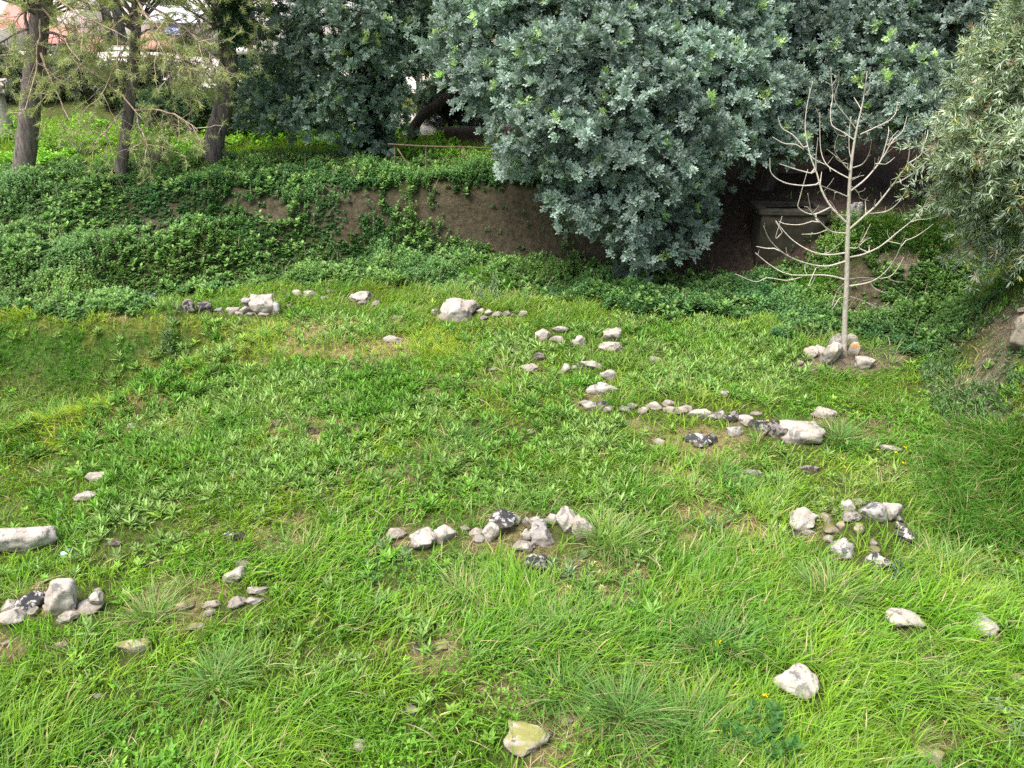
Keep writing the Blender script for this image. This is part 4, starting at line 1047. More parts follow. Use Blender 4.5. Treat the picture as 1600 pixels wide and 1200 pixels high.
# dark carob behind the pines
P3 = [(440, -40), (720, -40), (712, 30), (690, 90), (655, 120), (640, 150), (620, 190), (590, 215), (540, 215), (500, 205), (450, 200), (400, 190), (378, 150), (395, 110), (430, 70), (420, 20)]
L3, rr = poly_lobes(P3, 60, lambda a, b: 20.6 + 1.4 * abs(a - 560) / 170, .8, .5, 8); R3 = rr.uniform(.42, .72, len(L3))
b3 = W(592, 243)
CD = ((.14, .215, .16), (.30, .41, .325), (.42, .56, .22))  # carob greens darkened, the shade on this tree put into the colour
def ivy(g):
    z = np.linspace(0, 2.9, 420); a = R.uniform(0, 6.28, 420); r = R.uniform(.22, .42, 420)
    p = b3 + np.stack([np.cos(a) * r - .06 * z, np.sin(a) * r, z], 1)
    pinnate(g, p, np.stack([np.cos(a), np.sin(a), .2 + 0 * a], 1), .07, np.tile((.05, .10, .05), (420, 1)), 5, 2)
roof3 = [((x, y, z), (1.3, 1.3, .8)) for x in (-6.2, -4.2, -2.3) for y, z in ((22, 6.9), (24.2, 6.4))]
carob('carob_tree', 'dark leafy carob with ivy-clad trunk behind the wooden fence', 'tree', b3, b3 + [-.2, .2, 2.2], L3, R3, 58, .066, CD, .26, 'carob trees round the hollow', roof=roof3, extra=ivy)
# its leaning neighbour: dark limb slanting to the right over the fence
q0 = W(640, 222); t = thing('leaning_trunk', 'dark trunk slanting up to the right beyond the fence', 'tree', q0)
g = Geo(); tube(g, spline([q0 - [0, 0, .2], at_y(652, 190, q0[1]), at_y(690, 158, q0[1] + .1), at_y(735, 120, q0[1] + .2), at_y(760, 40, q0[1] + .3)], 14), np.linspace(.17, .1, 14), 10, (1, 1, 1), .06); g.build('trunk', M_BARK, t, smooth=True)
g = Geo()
for i in range(26):
    c = at_y(R.uniform(630, 730), R.uniform(-10, 105), q0[1] + R.uniform(-.2, 1.2)); p, d = lobe_points(c, np.array([.5, .5, .35]), 26)
    n = len(p); pinnate(g, p, d, .08, mixc((.08, .13, .09), (.15, .21, .16), R.random(n)), 5, 3)
g.build('crown', M_CAROB, t)

# ------------------------------------------------------------------ narrow-leaved bush at the right edge
P4 = [(1480, 225), (1500, 185), (1520, 140), (1545, 60), (1640, -40), (1660, 420), (1580, 395), (1545, 370), (1528, 340), (1522, 320), (1490, 305), (1480, 275)]
L4, rr = poly_lobes(P4, 66, lambda a, b: 12.6 - .9 * (a - 1460) / 140 + .5 * abs(b - 260) / 180, .55, .3, 9)
b4 = np.array([8.9, 12.6, float(H(8.9, 12.6))])
t = thing('narrow_leaved_bush', 'grey-green narrow-leaved bush with pinkish tips at the right edge', 'bush', b4)
g = Geo(); f4 = b4 + np.array([-.2, -.1, .9])
for k in range(4): limb(g, b4 + R.normal(0, .08, 3) * [1, 1, 0] - [0, 0, .2], f4 + R.normal(0, .3, 3), .06, .04, 8, .2)
g.build('stems', M_TWIG, t, smooth=True)
g = Geo()
for c in L4:
    limb(g, f4 + R.normal(0, .2, 3), c, .028, .006, 9, .25, .12, sides=5)
g.build('branches', M_TWIG, t, smooth=True)
g = Geo()
L4x = np.concatenate([L4, L4[::2] + np.array([.3, .7, -.1])])
for c in L4x:
    ra = R.uniform(.24, .46); p, d = lobe_points(c, np.array([ra, ra, ra * .9]), int(42 * (ra / .38) ** 2), -.8); n = len(p)
    sh = c + rdir(5)[:, None] * np.linspace(.2, R.uniform(.5, .85), 6)[None, :, None] + np.array([0, 0, -.12])[None, None] * np.linspace(0, 1, 6)[None, :, None] ** 2
    p = np.concatenate([p, sh.reshape(-1, 3)]); d = np.concatenate([d, nrm(sh - c).reshape(-1, 3)]); n = len(p)
    cc = mixc((.33, .42, .29), (.62, .71, .55), np.clip(R.normal(.5, .3, n), 0, 1)) * R.uniform(.8, 1.15)
    k = R.random(n); cc[k < .03] = (.50, .34, .25); cc[(k > .03) & (k < .08)] = (.50, .50, .20)
    m = 11; PP = np.repeat(p, m, 0); OO = np.repeat(d, m, 0)
    dd = nrm(OO * .7 + rdir(n * m) * .9 + np.array([0, 0, -.05])); Z = nrm(np.array([0, 0, 1.]) + .6 * rdir(n * m)); X = nrm(np.cross(dd, Z)); Z = np.cross(X, dd)
    L = R.uniform(.08, .14, n * m); g.inst(LEAF_V, LEAF_Q, PP + dd * .01, X, dd, Z, np.stack([L * .17, L, L], 1), np.repeat(cc, m, 0) * R.uniform(.75, 1.25, (n * m, 1)))
g.build('foliage', M_SHRUB, t)

# ------------------------------------------------------------------ bare sapling
pb = W(1319, 548); SY = pb[1]
t = thing('bare_sapling', 'bare pale-barked young tree with upswept leafless branches', 'tree', pb)
def S(px, py, dy=0): return at_y(px, py, SY + dy)
TR = [(1319, 548), (1320, 500), (1323, 440), (1324, 380), (1326, 330), (1328, 280), (1333, 235), (1340, 195), (1348, 160), (1355, 112)]
g = Geo(); pts = spline([S(a, b) for a, b in TR], 40); pts[0, 2] -= .15
tube(g, pts, np.interp(np.linspace(0, 1, 40), [0, .03, .3, .65, 1], [.066, .047, .037, .019, .0045]), 10, (1, 1, 1), .015); g.build('trunk', M_SAPL, t, smooth=True)
BR = [  # (depth sweep at the tip, start radius, main line, [side twigs])
    (.5, .022, [(1322, 437), (1290, 430), (1235, 429), (1205, 415), (1180, 395)], [[(1262, 430), (1230, 438), (1200, 434), (1180, 440), (1149, 428)], [(1275, 429), (1268, 445), (1262, 446)], [(1232, 429), (1222, 422)]]),
    (-.6, .024, [(1322, 408), (1290, 416), (1255, 410), (1225, 396), (1203, 375), (1193, 353)], [[(1212, 388), (1198, 388), (1182, 385)], [(1258, 411), (1258, 423), (1262, 430)], [(1276, 416), (1270, 430), (1263, 447)]]),
    (.7, .022, [(1322, 395), (1290, 398), (1262, 390), (1235, 372), (1212, 345)], [[(1225, 360), (1212, 372), (1222, 338)], [(1291, 398), (1290, 385)], [(1291, 398), (1318, 376)]]),
    (-.5, .020, [(1323, 365), (1298, 361), (1280, 345), (1268, 330), (1262, 302)], [[(1274, 344), (1250, 351), (1228, 350), (1217, 346)], [(1290, 360), (1275, 365), (1253, 366)], [(1275, 345), (1275, 332)], [(1263, 324), (1257, 323)]]),
    (.4, .030, [(1322, 347), (1300, 325), (1285, 300), (1276, 270), (1265, 240), (1258, 200), (1262, 160), (1270, 127)], [[(1280, 288), (1255, 290), (1225, 285), (1205, 270), (1203, 247)], [(1296, 325), (1270, 335), (1248, 325), (1250, 308), (1262, 265)], [(1272, 272), (1245, 265), (1218, 256)], [(1259, 235), (1240, 212), (1222, 200), (1216, 184)], [(1259, 236), (1244, 226), (1225, 224), (1207, 214)], [(1275, 272), (1275, 245), (1278, 215)], [(1281, 290), (1284, 268)]]),
    (-.4, .014, [(1323, 337), (1310, 334), (1300, 328)], []),
    (-.7, .016, [(1326, 308), (1305, 299), (1290, 293), (1278, 288)], [[(1305, 299), (1303, 312)]]),
    (.5, .016, [(1327, 279), (1305, 267), (1290, 255), (1282, 230), (1281, 175)], [[(1296, 262), (1298, 268)], [(1300, 262), (1275, 250), (1262, 240)]]),
    (-.6, .015, [(1329, 268), (1315, 253), (1306, 240), (1303, 229)], [[(1313, 250), (1297, 237), (1292, 233)], [(1328, 257), (1312, 252), (1305, 245)]]),
    (.4, .015, [(1334, 218), (1318, 207), (1300, 195), (1298, 170), (1301, 150), (1298, 106)], [[(1323, 214), (1309, 210), (1304, 203)]]),
    (-.3, .014, [(1338, 202), (1325, 185), (1306, 160), (1299, 130), (1299, 105)], [[(1303, 152), (1310, 130), (1311, 112)], [(1330, 192), (1328, 182)]]),
    (.2, .012, [(1331, 250), (1327, 235), (1327, 205), (1330, 182)], []),
    (.3, .010, [(1345, 170), (1338, 158), (1334, 152)], []),
    (-.2, .010, [(1350, 152), (1352, 130), (1360, 110)], [[(1350, 150), (1358, 140), (1360, 128)]]),
    (.5, .014, [(1344, 210), (1370, 198), (1390, 188), (1400, 175), (1402, 158)], []),
    (-.3, .010, [(1344, 190), (1355, 184), (1362, 177)], []),
    (-.6, .015, [(1333, 262), (1348, 256), (1358, 240), (1362, 218)], []),
    (.7, .022, [(1328, 299), (1350, 282), (1368, 262), (1380, 245), (1395, 220), (1410, 205), (1417, 182)], [[(1378, 248), (1388, 210), (1388, 198)], [(1367, 262), (1367, 247)], [(1375, 256), (1385, 256), (1398, 246)], [(1385, 230), (1402, 218)], [(1388, 228), (1394, 214), (1404, 204)]]),
    (-.5, .028, [(1327, 358), (1350, 338), (1370, 320), (1390, 295), (1405, 275), (1418, 255), (1422, 220), (1422, 207)], [[(1400, 287), (1425, 272), (1445, 255), (1458, 235), (1463, 190)], [(1428, 268), (1432, 255), (1432, 242)], [(1414, 258), (1440, 240), (1446, 205)], [(1438, 240), (1448, 215), (1450, 203)], [(1358, 334), (1385, 330), (1402, 318), (1416, 299)], [(1353, 336), (1352, 314)], [(1366, 323), (1368, 312)], [(1392, 292), (1392, 284)]]),
    (.6, .014, [(1327, 288), (1340, 300), (1345, 310), (1358, 314)], []),
    (-.3, .010, [(1327, 280), (1340, 276), (1350, 274)], [[(1330, 282), (1342, 276)]]),
    (.6, .024, [(1327, 402), (1350, 397), (1375, 385), (1400, 365), (1430, 340), (1445, 320), (1452, 298)], [[(1432, 343), (1450, 342), (1468, 337)], [(1446, 320), (1460, 312)], [(1358, 395), (1342, 386), (1350, 370), (1360, 350)], [(1358, 395), (1358, 383)], [(1392, 378), (1402, 380), (1410, 382)]]),
    (-.5, .014, [(1326, 387), (1340, 387), (1345, 375), (1351, 356)], [[(1350, 376), (1360, 371)]]),
    (-.6, .020, [(1326, 447), (1358, 441), (1380, 428), (1398, 405), (1410, 378), (1416, 362)], [[(1412, 377), (1430, 370), (1448, 358), (1458, 350)], [(1370, 436), (1390, 432), (1402, 420), (1412, 402)], [(1359, 441), (1366, 450), (1376, 455), (1386, 459)], [(1385, 434), (1400, 440), (1415, 441)]]),
    (.5, .013, [(1326, 436), (1345, 434), (1375, 435)], []),
    (.5, .015, [(1322, 440), (1310, 452), (1302, 468), (1293, 482)], [[(1303, 467), (1300, 478)]]),
    (.6, .015, [(1326, 463), (1340, 467), (1365, 477), (1380, 483), (1400, 483)], [[(1362, 476), (1366, 488), (1371, 499)]]),
    (-.5, .012, [(1322, 465), (1312, 466), (1304, 478), (1300, 482)], []),
    (-.2, .012, [(1327, 340), (1329, 310), (1327, 295)], []),
]
for dy, r, main, tw in BR:
    g = Geo()
    def lift(pl, d0=0.0, d1=0.0):
        m = len(pl); return [S(a, b, d0 + (d1 - d0) * (i / (m - 1)) ** 1.2) for i, (a, b) in enumerate(pl)]
    n = max(8, 5 * len(main)); P = spline(lift(main, 0, dy), n)
    tube(g, P, np.linspace(r * .66, .0036, n), 6, (1, 1, 1), .03)
    for j in range(max(1, n // 9)):
        k = int(R.integers(n // 3, n - 1)); d_ = nrm(nrm(P[k + 1] - P[k]) * .6 + rdir(1)[0] * .8 + np.array([0, 0, .35])); L_ = R.uniform(.06, .26)
        limb(g, P[k], P[k] + d_ * L_, .0042, .002, 5, .3, -.05, (.9, .85, .8), 4)
    ALLP = P
    for s in tw:
        # start depth: nearest point of the main line
        sp = S(*s[0]); k = int(np.argmin((ALLP[:, 0] - sp[0]) ** 2 + (ALLP[:, 2] - sp[2]) ** 2)); d0 = ALLP[k, 1] - SY
        n2 = 4 * len(s); Q = spline(lift(s, d0, d0 + R.uniform(-.25, .25)), n2); Q[0] = ALLP[k]; ALLP = np.concatenate([ALLP, Q])
        tube(g, Q, np.linspace(max(.006, r * .42), .004, n2), 5, (1, 1, 1), .03)
    g.build('branch', M_SAPL, t, smooth=True)

# ------------------------------------------------------------------ pines
def needles(g, tips, dirs, n=36, L=.11, col=((.32, .38, .16), (.56, .60, .26))):
    m = len(tips); P = np.repeat(tips, n, 0); D0 = np.repeat(dirs, n, 0)
    P = P - D0 * (R.uniform(0, .16, m * n))[:, None]
    d = nrm(D0 * .6 + rdir(m * n) * .8); Z = rdir(m * n); X = nrm(np.cross(d, Z)); Z = np.cross(X, d)
    Ls = L * R.uniform(.7, 1.2, m * n); cc = np.repeat(mixc(col[0], col[1], R.random(m)), n, 0) * R.uniform(.75, 1.25, (m * n, 1))
    g.inst(np.array([(-.5, 0, 0), (.5, 0, 0), (.2, 1, 0), (-.2, 1, 0)]), [(0, 1, 2, 3)], P, X, d, Z, np.stack([np.full(m * n, .0085), Ls, Ls], 1), cc)
def pine(trunk_px, r0, r1, label, limbs, seed, bare=.3):
    base = W(*trunk_px[0]); Y0 = base[1]
    t = thing('pine_tree', label, 'tree', base, 'pine trees on the left terrace')
    P = [at_y(a, b, Y0 + .05 * i) for i, (a, b) in enumerate(trunk_px)]
    top = P[-1] + (P[-1] - P[-2]) / np.linalg.norm(P[-1] - P[-2]) * 4.5
    g = Geo(); pts = spline(P + [top], 40); pts[0, 2] -= .2
    tube(g, pts, np.concatenate([[r0 * 1.12], np.linspace(r0, r1, 29), np.linspace(r1, .06, 10)]), 16, (1, 1, 1), .035); g.build('trunk', M_PINE, t, smooth=True)
    gb = Geo(); gn = Geo(); tips = []; dirs = []
    for (sx, sy), (ex, ey), dy, r, pale, dens in limbs:
        a = at_y(sx, sy, Y0 + .1); b = at_y(ex, ey, Y0 + dy)
        cl = (3.0, 2.7, 2.2) if pale else (1.0, 1.0, 1.0)
        p = limb(gb, a, b, r, .008, 12, .16, .05, cl, 6)
        for k in range(int(dens)):
            u = R.uniform(.25, 1) * 11; i = min(int(u), 10); q = p[i] + (p[i+1] - p[i]) * (u - i)
            d = nrm(nrm(p[i+1] - p[i]) * .5 + rdir(1)[0] * .8 + np.array([0, 0, -.35])); L = R.uniform(.35, .95)
            e = q + d * L + np.array([0, 0, -.1 * L])
            pp = limb(gb, q, e, .010, .004, 6, .35, .0, (2.8, 2.6, 2.2) if R.random() < .7 else (1.4, 1.3, 1.2), 4)
            for j in range(3):
                f = pp[R.integers(2, 6)]; d2 = nrm(d + rdir(1)[0] * .9 + np.array([0, 0, -.1])); e2 = f + d2 * R.uniform(.15, .4)
                limb(gb, f, e2, .006, .003, 4, .3, 0, (2.9, 2.7, 2.3), 3)
                if R.random() > bare: tips.append(e2); dirs.append(d2)
            if R.random() > bare: tips.append(e); dirs.append(d)
    # upper crown beyond the picture
    for k in range(70):
        q = pts[R.integers(26, 40)]; d = nrm(rdir(1)[0] * [1, 1, .35]); e = q + d * R.uniform(.8, 2.6)
        if e[2] < 5.6: e[2] = 5.6 + R.random()
        pp = limb(gb, q, e, .03, .008, 6, .15, .05, (1, 1, 1), 5)
        for j in range(12): tips.append(pp[R.integers(2, 6)] + R.normal(0, .22, 3)); dirs.append(nrm(d + rdir(1)[0]))
    gb.build('branches', M_PINE, t, smooth=True)
    needles(gn, np.array(tips), np.array(dirs)); gn.build('needles', M_NEEDLE, t)
pine([(36, 276), (44, 200), (52, 120), (60, 50), (66, -20)], .235, .19, 'thick pine at the far left leaning slightly right', [
    ((60, 40), (-40, 90), -.4, .035, 0, 9), ((50, 95), (-30, 60), .2, .03, 0, 7), ((48, 62), (34, -10), .1, .05, 0, 3), ((62, 52), (150, 70), -.6, .04, 0, 14), ((62, 30), (160, 15), -.3, .035, 0, 14), ((58, 98), (95, 120), -.5, .035, 0, 4),
    ((66, 5), (20, 40), -.8, .03, 0, 9), ((60, 75), (110, 190), -1.0, .03, 1, 9), ((64, 20), (40, 170), -1.1, .025, 1, 9), ((64, 10), (125, 95), -.9, .03, 1, 11), ((66, -10), (200, 60), -.9, .035, 1, 14)], 1)
pine([(188, 275), (196, 215), (205, 140), (211, 70), (214, -20)], .13, .105, 'slender pine in the middle of the three', [
    ((208, 60), (290, 30), .4, .03, 0, 9), ((208, 75), (275, 55), -.4, .03, 0, 8), ((206, 25), (130, 55), -.5, .03, 0, 12), ((210, 10), (300, 120), -.8, .03, 1, 13), ((206, 100), (330, 110), -.6, .03, 0, 16), ((205, 130), (330, 100), -.9, .025, 0, 14),
    ((120, 98), (222, 185), -1.0, .045, 1, 3), ((208, 172), (310, 205), -1.0, .03, 1, 18), ((200, 168), (150, 220), -1.1, .025, 1, 10), ((212, 175), (230, 230), -1.1, .025, 1, 12), ((208, 20), (110, 120), -.9, .025, 1, 10), ((204, 60), (150, 160), -.9, .025, 1, 10), ((212, -5), (260, 90), -1.0, .03, 1, 14), ((211, 0), (340, 95), -1.1, .03, 0, 16)], 2)
pine([(329, 258), (336, 215), (350, 160), (358, 110), (354, 60), (350, -20)], .25, .19, 'curved pine on the right of the three', [
    ((345, 40), (300, 60), -.2, .04, 0, 3), ((350, 25), (300, -10), -.2, .03, 0, 4), ((345, 70), (310, 90), -.3, .03, 0, 3), ((360, 62), (480, 70), .5, .06, 0, 4), ((360, 20), (300, 110), -.8, .03, 1, 12), ((352, 5), (400, 40), -.4, .03, 0, 8), ((340, 128), (270, 90), -.7, .025, 0, 10), ((352, 0), (290, 40), -.6, .03, 0, 12)], 3, .35)
# ivy leaves on the curved pine are a plant of their own
p0 = W(329, 258); t = thing('ivy', 'green ivy climbing the upper trunk of the curved pine', 'climbing plant', at_y(352, 75, p0[1] - .25)); g = Geo()
for i in range(260):
    c = at_y(R.normal(368, 13), R.uniform(-30, 70), p0[1] - .3 + R.normal(0, .1)); pinnate(g, c[None], nrm(np.array([[R.normal(0, .5), -.6, .2]])), .075, np.array([[.06, .13, .055]]) * R.uniform(.7, 1.3), 4, 2)
g.build('foliage', M_CAROB, t)

# ------------------------------------------------------------------ shrubs of the background
def shrub(px, py_base, w_px, top_py, y, label, cols, leaf, nlobes, per, name='background_shrub', style='pin', grp='shrubs behind the pines'):
    c0 = at_y(px, py_base, y); c0[2] = float(H(c0[0], c0[1])); c1 = at_y(px, top_py, y); hgt = max(.5, c1[2] - c0[2]); s = F / (CP * y + SP * 4); hw = w_px / 2 / s
    t = thing(name, label, 'bush', c0, grp)
    g = Geo(); gl = Geo()
    for k in range(nlobes):
        u = R.uniform(-1, 1); v = R.uniform(0, 1) ** .8 * (1 - .45 * u * u)
        c = c0 + np.array([u * hw * .8, R.uniform(-.5, .5) * hw * .6, v * hgt * .85 + .1])
        limb(g, c0 + R.normal(0, .06, 3) * [1, 1, 0], c, .03, .006, 7, .2, .05, sides=5)
        r = R.uniform(.28, .5) * max(.6, min(1.6, hw)); p, d = lobe_points(c, np.array([r, r, r * .8]), per, -.6); n = len(p)
        cc = mixc(cols[0], cols[1], np.clip(R.normal(.5, .3, n), 0, 1)) * R.uniform(.8, 1.2)
        if style == 'pin': pinnate(gl, p, d, leaf, cc, 5, 2)
        else: rosette(gl, p, 7, leaf, .3, (-.3, 1.2), cc)
    g.build('stems', M_TWIG, t, smooth=True); gl.build('foliage', M_SHRUB, t)
GG = ((.13, .17, .095), (.26, .30, .18)); DG = ((.06, .11, .055), (.13, .20, .10)); LG = ((.20, .38, .05), (.36, .52, .08))
shrub(20, 205, 130, 75, 27, 'grey-green shrub left of the thick pine', GG, .09, 22, 30)
shrub(125, 205, 150, 85, 28, 'grey-green shrub between the thick and the slender pine', GG, .09, 26, 30)
shrub(245, 205, 150, 95, 27, 'olive-toned shrub between the slender and the curved pine', ((.07, .095, .045), (.14, .16, .07)), .09, 26, 30)
shrub(280, 215, 120, 140, 25, 'dark bushy shrub behind the slender pine', DG, .08, 20, 34)
shrub(410, 215, 120, 90, 24.5, 'dark green shrub just right of the curved pine', DG, .085, 24, 34)
shrub(480, 212, 130, 120, 25.5, 'dark shrub below the dark carob', DG, .085, 22, 34)
shrub(730, 200, 130, 130, 26, 'dark clipped hedge bush behind the low wall', ((.03, .055, .03), (.07, .10, .055)), .07, 26, 40)
shrub(60, 235, 130, 190, 22.5, 'bright green leafy bush behind the thick pine', LG, .075, 16, 26, 'leafy_bush', 'ros', 'bright bushes on the left terrace')
shrub(130, 240, 120, 205, 22, 'bright green low bush left of the slender pine', LG, .075, 14, 26, 'leafy_bush', 'ros', 'bright bushes on the left terrace')
# dark trees closing the view at the right and behind the main carob
for k, (x, y, z, lab) in enumerate([(2.5, 25.5, 1.9, 'dark tree far behind the main carob'), (6.5, 27, 2.6, 'dark tree far behind the bare sapling'), (11, 26, 2.8, 'dark tree far behind the right edge bush'), (14.5, 22.5, 2.6, 'dark tree behind the right bank')]):
    c = np.array([x, y, float(H(x, y))]); ls = np.array([c + [R.normal(0, 1.3), R.normal(0, .7), R.uniform(1.2, 6.5)] for i in range(20)])
    carob('background_tree', lab, 'tree', c, c + [0, 0, 1.6], ls, R.uniform(.8, 1.2, 20), 26, .15, ((.045, .075, .055), (.10, .145, .105), (.15, .22, .09)), .2, 'dark trees closing the view', nl=5, pairs=2)
# twiggy half-bare bush between the pines
q = W(243, 262); t = thing('twiggy_bush', 'half-bare twiggy bush between the slender and the curved pine', 'bush', q)
g = Geo(); tips = []; dirs = []
for k in range(46):
    d = nrm(np.array([R.normal(0, .75), R.normal(0, .4), 1.0])); e = q + d * R.uniform(.7, 1.35)
    p = limb(g, q + [R.normal(0, .12), R.normal(0, .1), -.05], e, .012, .004, 7, .25, 0, (.9, .85, .8), 4)
    for j in range(3):
        f = p[R.integers(3, 7)]; d2 = nrm(d + rdir(1)[0] * .8); limb(g, f, f + d2 * .3, .005, .003, 4, .3, 0, (1.1, 1, .9), 3); tips.append(f + d2 * .3); dirs.append(d2)
g.build('twigs', M_TWIG, t, smooth=True)
g = Geo(); needles(g, np.array(tips), np.array(dirs), 12, .07, ((.16, .19, .05), (.28, .30, .08))); g.build('foliage', M_NEEDLE, t)

# ------------------------------------------------------------------ built things
import bmesh
def box(g, c, s, rz=0, col=(1, 1, 1), bev=.0, rough=0.0):
    bm = bmesh.new(); bmesh.ops.create_cube(bm, size=1)
    for v in bm.verts: v.co = Vector((v.co.x * s[0], v.co.y * s[1], v.co.z * s[2]))
    if bev: bmesh.ops.bevel(bm, geom=bm.edges[:], offset=bev, segments=2, affect='EDGES')
    if rough:
        bmesh.ops.subdivide_edges(bm, edges=bm.edges[:], cuts=4, use_grid_fill=True)
        for v in bm.verts: v.co += Vector(R.normal(0, rough, 3))
    bmesh.ops.triangulate(bm, faces=bm.faces[:])
    ca, sa = math.cos(rz), math.sin(rz)
    v = np.array([[v.co.x * ca - v.co.y * sa + c[0], v.co.x * sa + v.co.y * ca + c[1], v.co.z + c[2]] for v in bm.verts]); bm.verts.index_update()
    f = [[w.index for w in x.verts] for x in bm.faces]; bm.free(); g.add(v, None, f, col)
M_WOOD = barkmat('weathered_wood', (.10, .075, .05), (.26, .20, .14), (6, 6, 20), .3)
fy = W(665, 268)[1]
t = thing('wooden_fence', 'low rustic wooden rail fence on top of the earth bank', 'fence', W(700, 268))
def fp(px, py, dy=0): return at_y(px, py, fy + dy)
for a, b in ((616, 262), (665, 269), (718, 270), (770, 270)):
    g = Geo(); lo = fp(a, b); lo[2] = float(H(lo[0], lo[1])) - .1; hi = fp(a + .5, 229 + (a - 616) * .03); tube(g, [lo, (lo + hi) / 2 + [.008, 0, 0], hi], .021, 7, (1, 1, 1), .05); g.build('post', M_WOOD, t, smooth=True)
for a, b, c, d in ((606, 225, 720, 230), (712, 229, 806, 232)):
    g = Geo(); tube(g, spline([fp(a, b, -.04), fp((a + c) / 2, (b + d) / 2 + .8, -.045), fp(c, d, -.04)], 8), .018, 7, (1, 1, 1), .06); g.build('rail', M_WOOD, t, smooth=True)
for a, b, c, d in ((621, 232, 651, 270), (722, 232, 760, 274)):
    g = Geo(); lo = fp(c, d, -.25); lo[2] = float(H(lo[0], lo[1])) - .05; tube(g, [fp(a, b, -.04), lo], .017, 7, (1.5, 1.45, 1.3), .05); g.build('brace', M_WOOD, t, smooth=True)
# stake by the curved pine
q = W(352, 258); t = Geo(); tube(t, [q - [0, 0, .1], at_y(350, 225, q[1] + .05)], .022, 6, (1.3, 1.2, 1), .05)
tube(t, [at_y(335, 216, q[1] + .02), at_y(362, 226, q[1] + .04)], .02, 6, (.8, .7, .6), .05)
o = t.build('wooden_stake', M_WOOD, origin=q); tag(o, 'short wooden stake with a crossbar beside the curved pine', 'stake')
# stone basin in the hollow
q = W(1232, 396); M_CONC = plainmat('mossy_concrete', (.055, .048, .034), .95, .5, 5, .5); M_CONC2 = plainmat('basin_coping', (.07, .062, .048), .95, .45, 7, .5)
z0 = float(H(q[0], q[1])) - .35
t = thing('stone_basin', 'old mossy stone water basin in the dark hollow', 'basin', (q[0], q[1], z0))
g = Geo(); wq = 1.36; dq = .8; hq = 1.17; cy = q[1] + dq / 2
for sx, sy, ww, dd in ((0, -dq/2 + .06, wq, .12), (0, dq/2 - .06, wq, .12), (-wq/2 + .06, 0, .12, dq - .244), (wq/2 - .06, 0, .12, dq - .244)): box(g, (q[0] + sx, cy + sy, z0 + hq / 2), (ww, dd, hq), 0, (1, 1, 1), .0, .006)
box(g, (q[0], cy, z0 + .25), (wq - .25, dq - .25, .5), 0); g.build('basin_wall', M_CONC, t)
g = Geo()
for sx, sy, ww, dd in ((0, -dq/2 + .08, wq + .12, .2), (0, dq/2 - .06, wq + .12, .2), (-wq/2 + .04, .01, .2, dq - .35), (wq/2 - .04, .01, .2, dq - .35)): box(g, (q[0] + sx, cy + sy, z0 + hq + .05), (ww, dd, .1), 0, (1, 1, 1), .0, .006)
g.build('coping', M_CONC2, t)
q = W(1336, 349); g = Geo(); box(g, (q[0], q[1] + .06, q[2] + .19), (.24, .12, .46), .25, (1, 1, 1), .03, .008)
o = g.build('stone_slab', M_GREY, origin=(q[0], q[1], q[2])); tag(o, 'pale upright stone slab right behind the sapling trunk', 'stone slab')
# holed masonry wall far in the hollow
q = W(1235, 272); M_TERRA = plainmat('old_masonry', (.19, .125, .095), .95, .4, 8, .5); M_HOLE = plainmat('hole_shadow', (.02, .016, .014), 1, .2)
z0 = float(H(q[0], q[1])); t = thing('masonry_wall', 'low reddish masonry wall with small square holes in the hollow', 'wall', (q[0], q[1], z0))
g = Geo(); hw_ = .85
zz = [(-.2, .42), (.52, .68), (.78, 1.05)]
for a, b in zz: box(g, (q[0], q[1] + .15, z0 + (a + b) / 2), (2 * hw_, .3, b - a))
for a in (.42, .68):
    for k in range(8): box(g, (q[0] - hw_ + .07 + k * .24, q[1] + .15, z0 + a + .05), (.14, .294, .1))
g.build('wall_body', M_TERRA, t)
g = Geo(); box(g, (q[0], q[1] + .335, z0 + .4), (2 * hw_, .05, 1.2)); g.build('backing', M_HOLE, t)
# leaf-littered path, low wall and pillar beyond the fence
def sheet(name, x0, x1, y0, y1, mat, lift=.02):
    xs = np.linspace(x0, x1, 30); ys = np.linspace(y0, y1, 12); X, Y = np.meshgrid(xs, ys); x, y = X.ravel(), Y.ravel(); g = Geo()
    i = (np.arange(11)[:, None] * 30 + np.arange(29)[None]).ravel(); g.add(np.stack([x, y, H(x, y) + lift], 1), np.stack([i, i + 1, i + 31, i + 30], 1))
    o = g.build(name, mat, smooth=True); tag(o, kind='structure')
M_PAVE = plainmat('pale_paving', (.62, .56, .50), .9, .25, 3, .2)
sheet('path', -5.5, 3.5, 24.3, 27.5, M_PAVE)
sheet('road', -45, 20, 32, 39.5, M_PAVE, .03)
x = np.array([-2.3, .6]); g = Geo(); z0 = float(H(-.8, 23.4)); box(g, (-.7, 23.4, z0 + .12), (2.9, .35, .5), .02, (1, 1, 1), .0, .012)
o = g.build('low_wall', plainmat('dark_kerb', (.075, .055, .045), .95, .4, 6, .5), origin=(-.7, 23.4, z0)); tag(o, 'low dark stone wall at the edge of the pale path', 'wall')
M_PLAST = plainmat('pale_plaster', (.88, .83, .78), .9, .14, 1.2, .08)
M_PLAST2 = plainmat('cream_plaster', (.70, .60, .50), .9, .2, 1.5, .08)
q = at_y(676, 205, 28.5); z0 = float(H(q[0], 28.5)); t = thing('gate_pillar', 'pale plastered gate pillar seen under the slanting trunk', 'pillar', (q[0], 28.5, z0))
g = Geo(); box(g, (q[0], 28.5, z0 + .75), (.7, .5, 1.7), 0, (1, 1, 1), .02); g.build('shaft', M_PLAST2, t)
g = Geo(); box(g, (q[0], 28.5, z0 + 1.66), (.84, .64, .12), 0, (1, 1, 1), .02); g.build('cap', M_PLAST2, t)
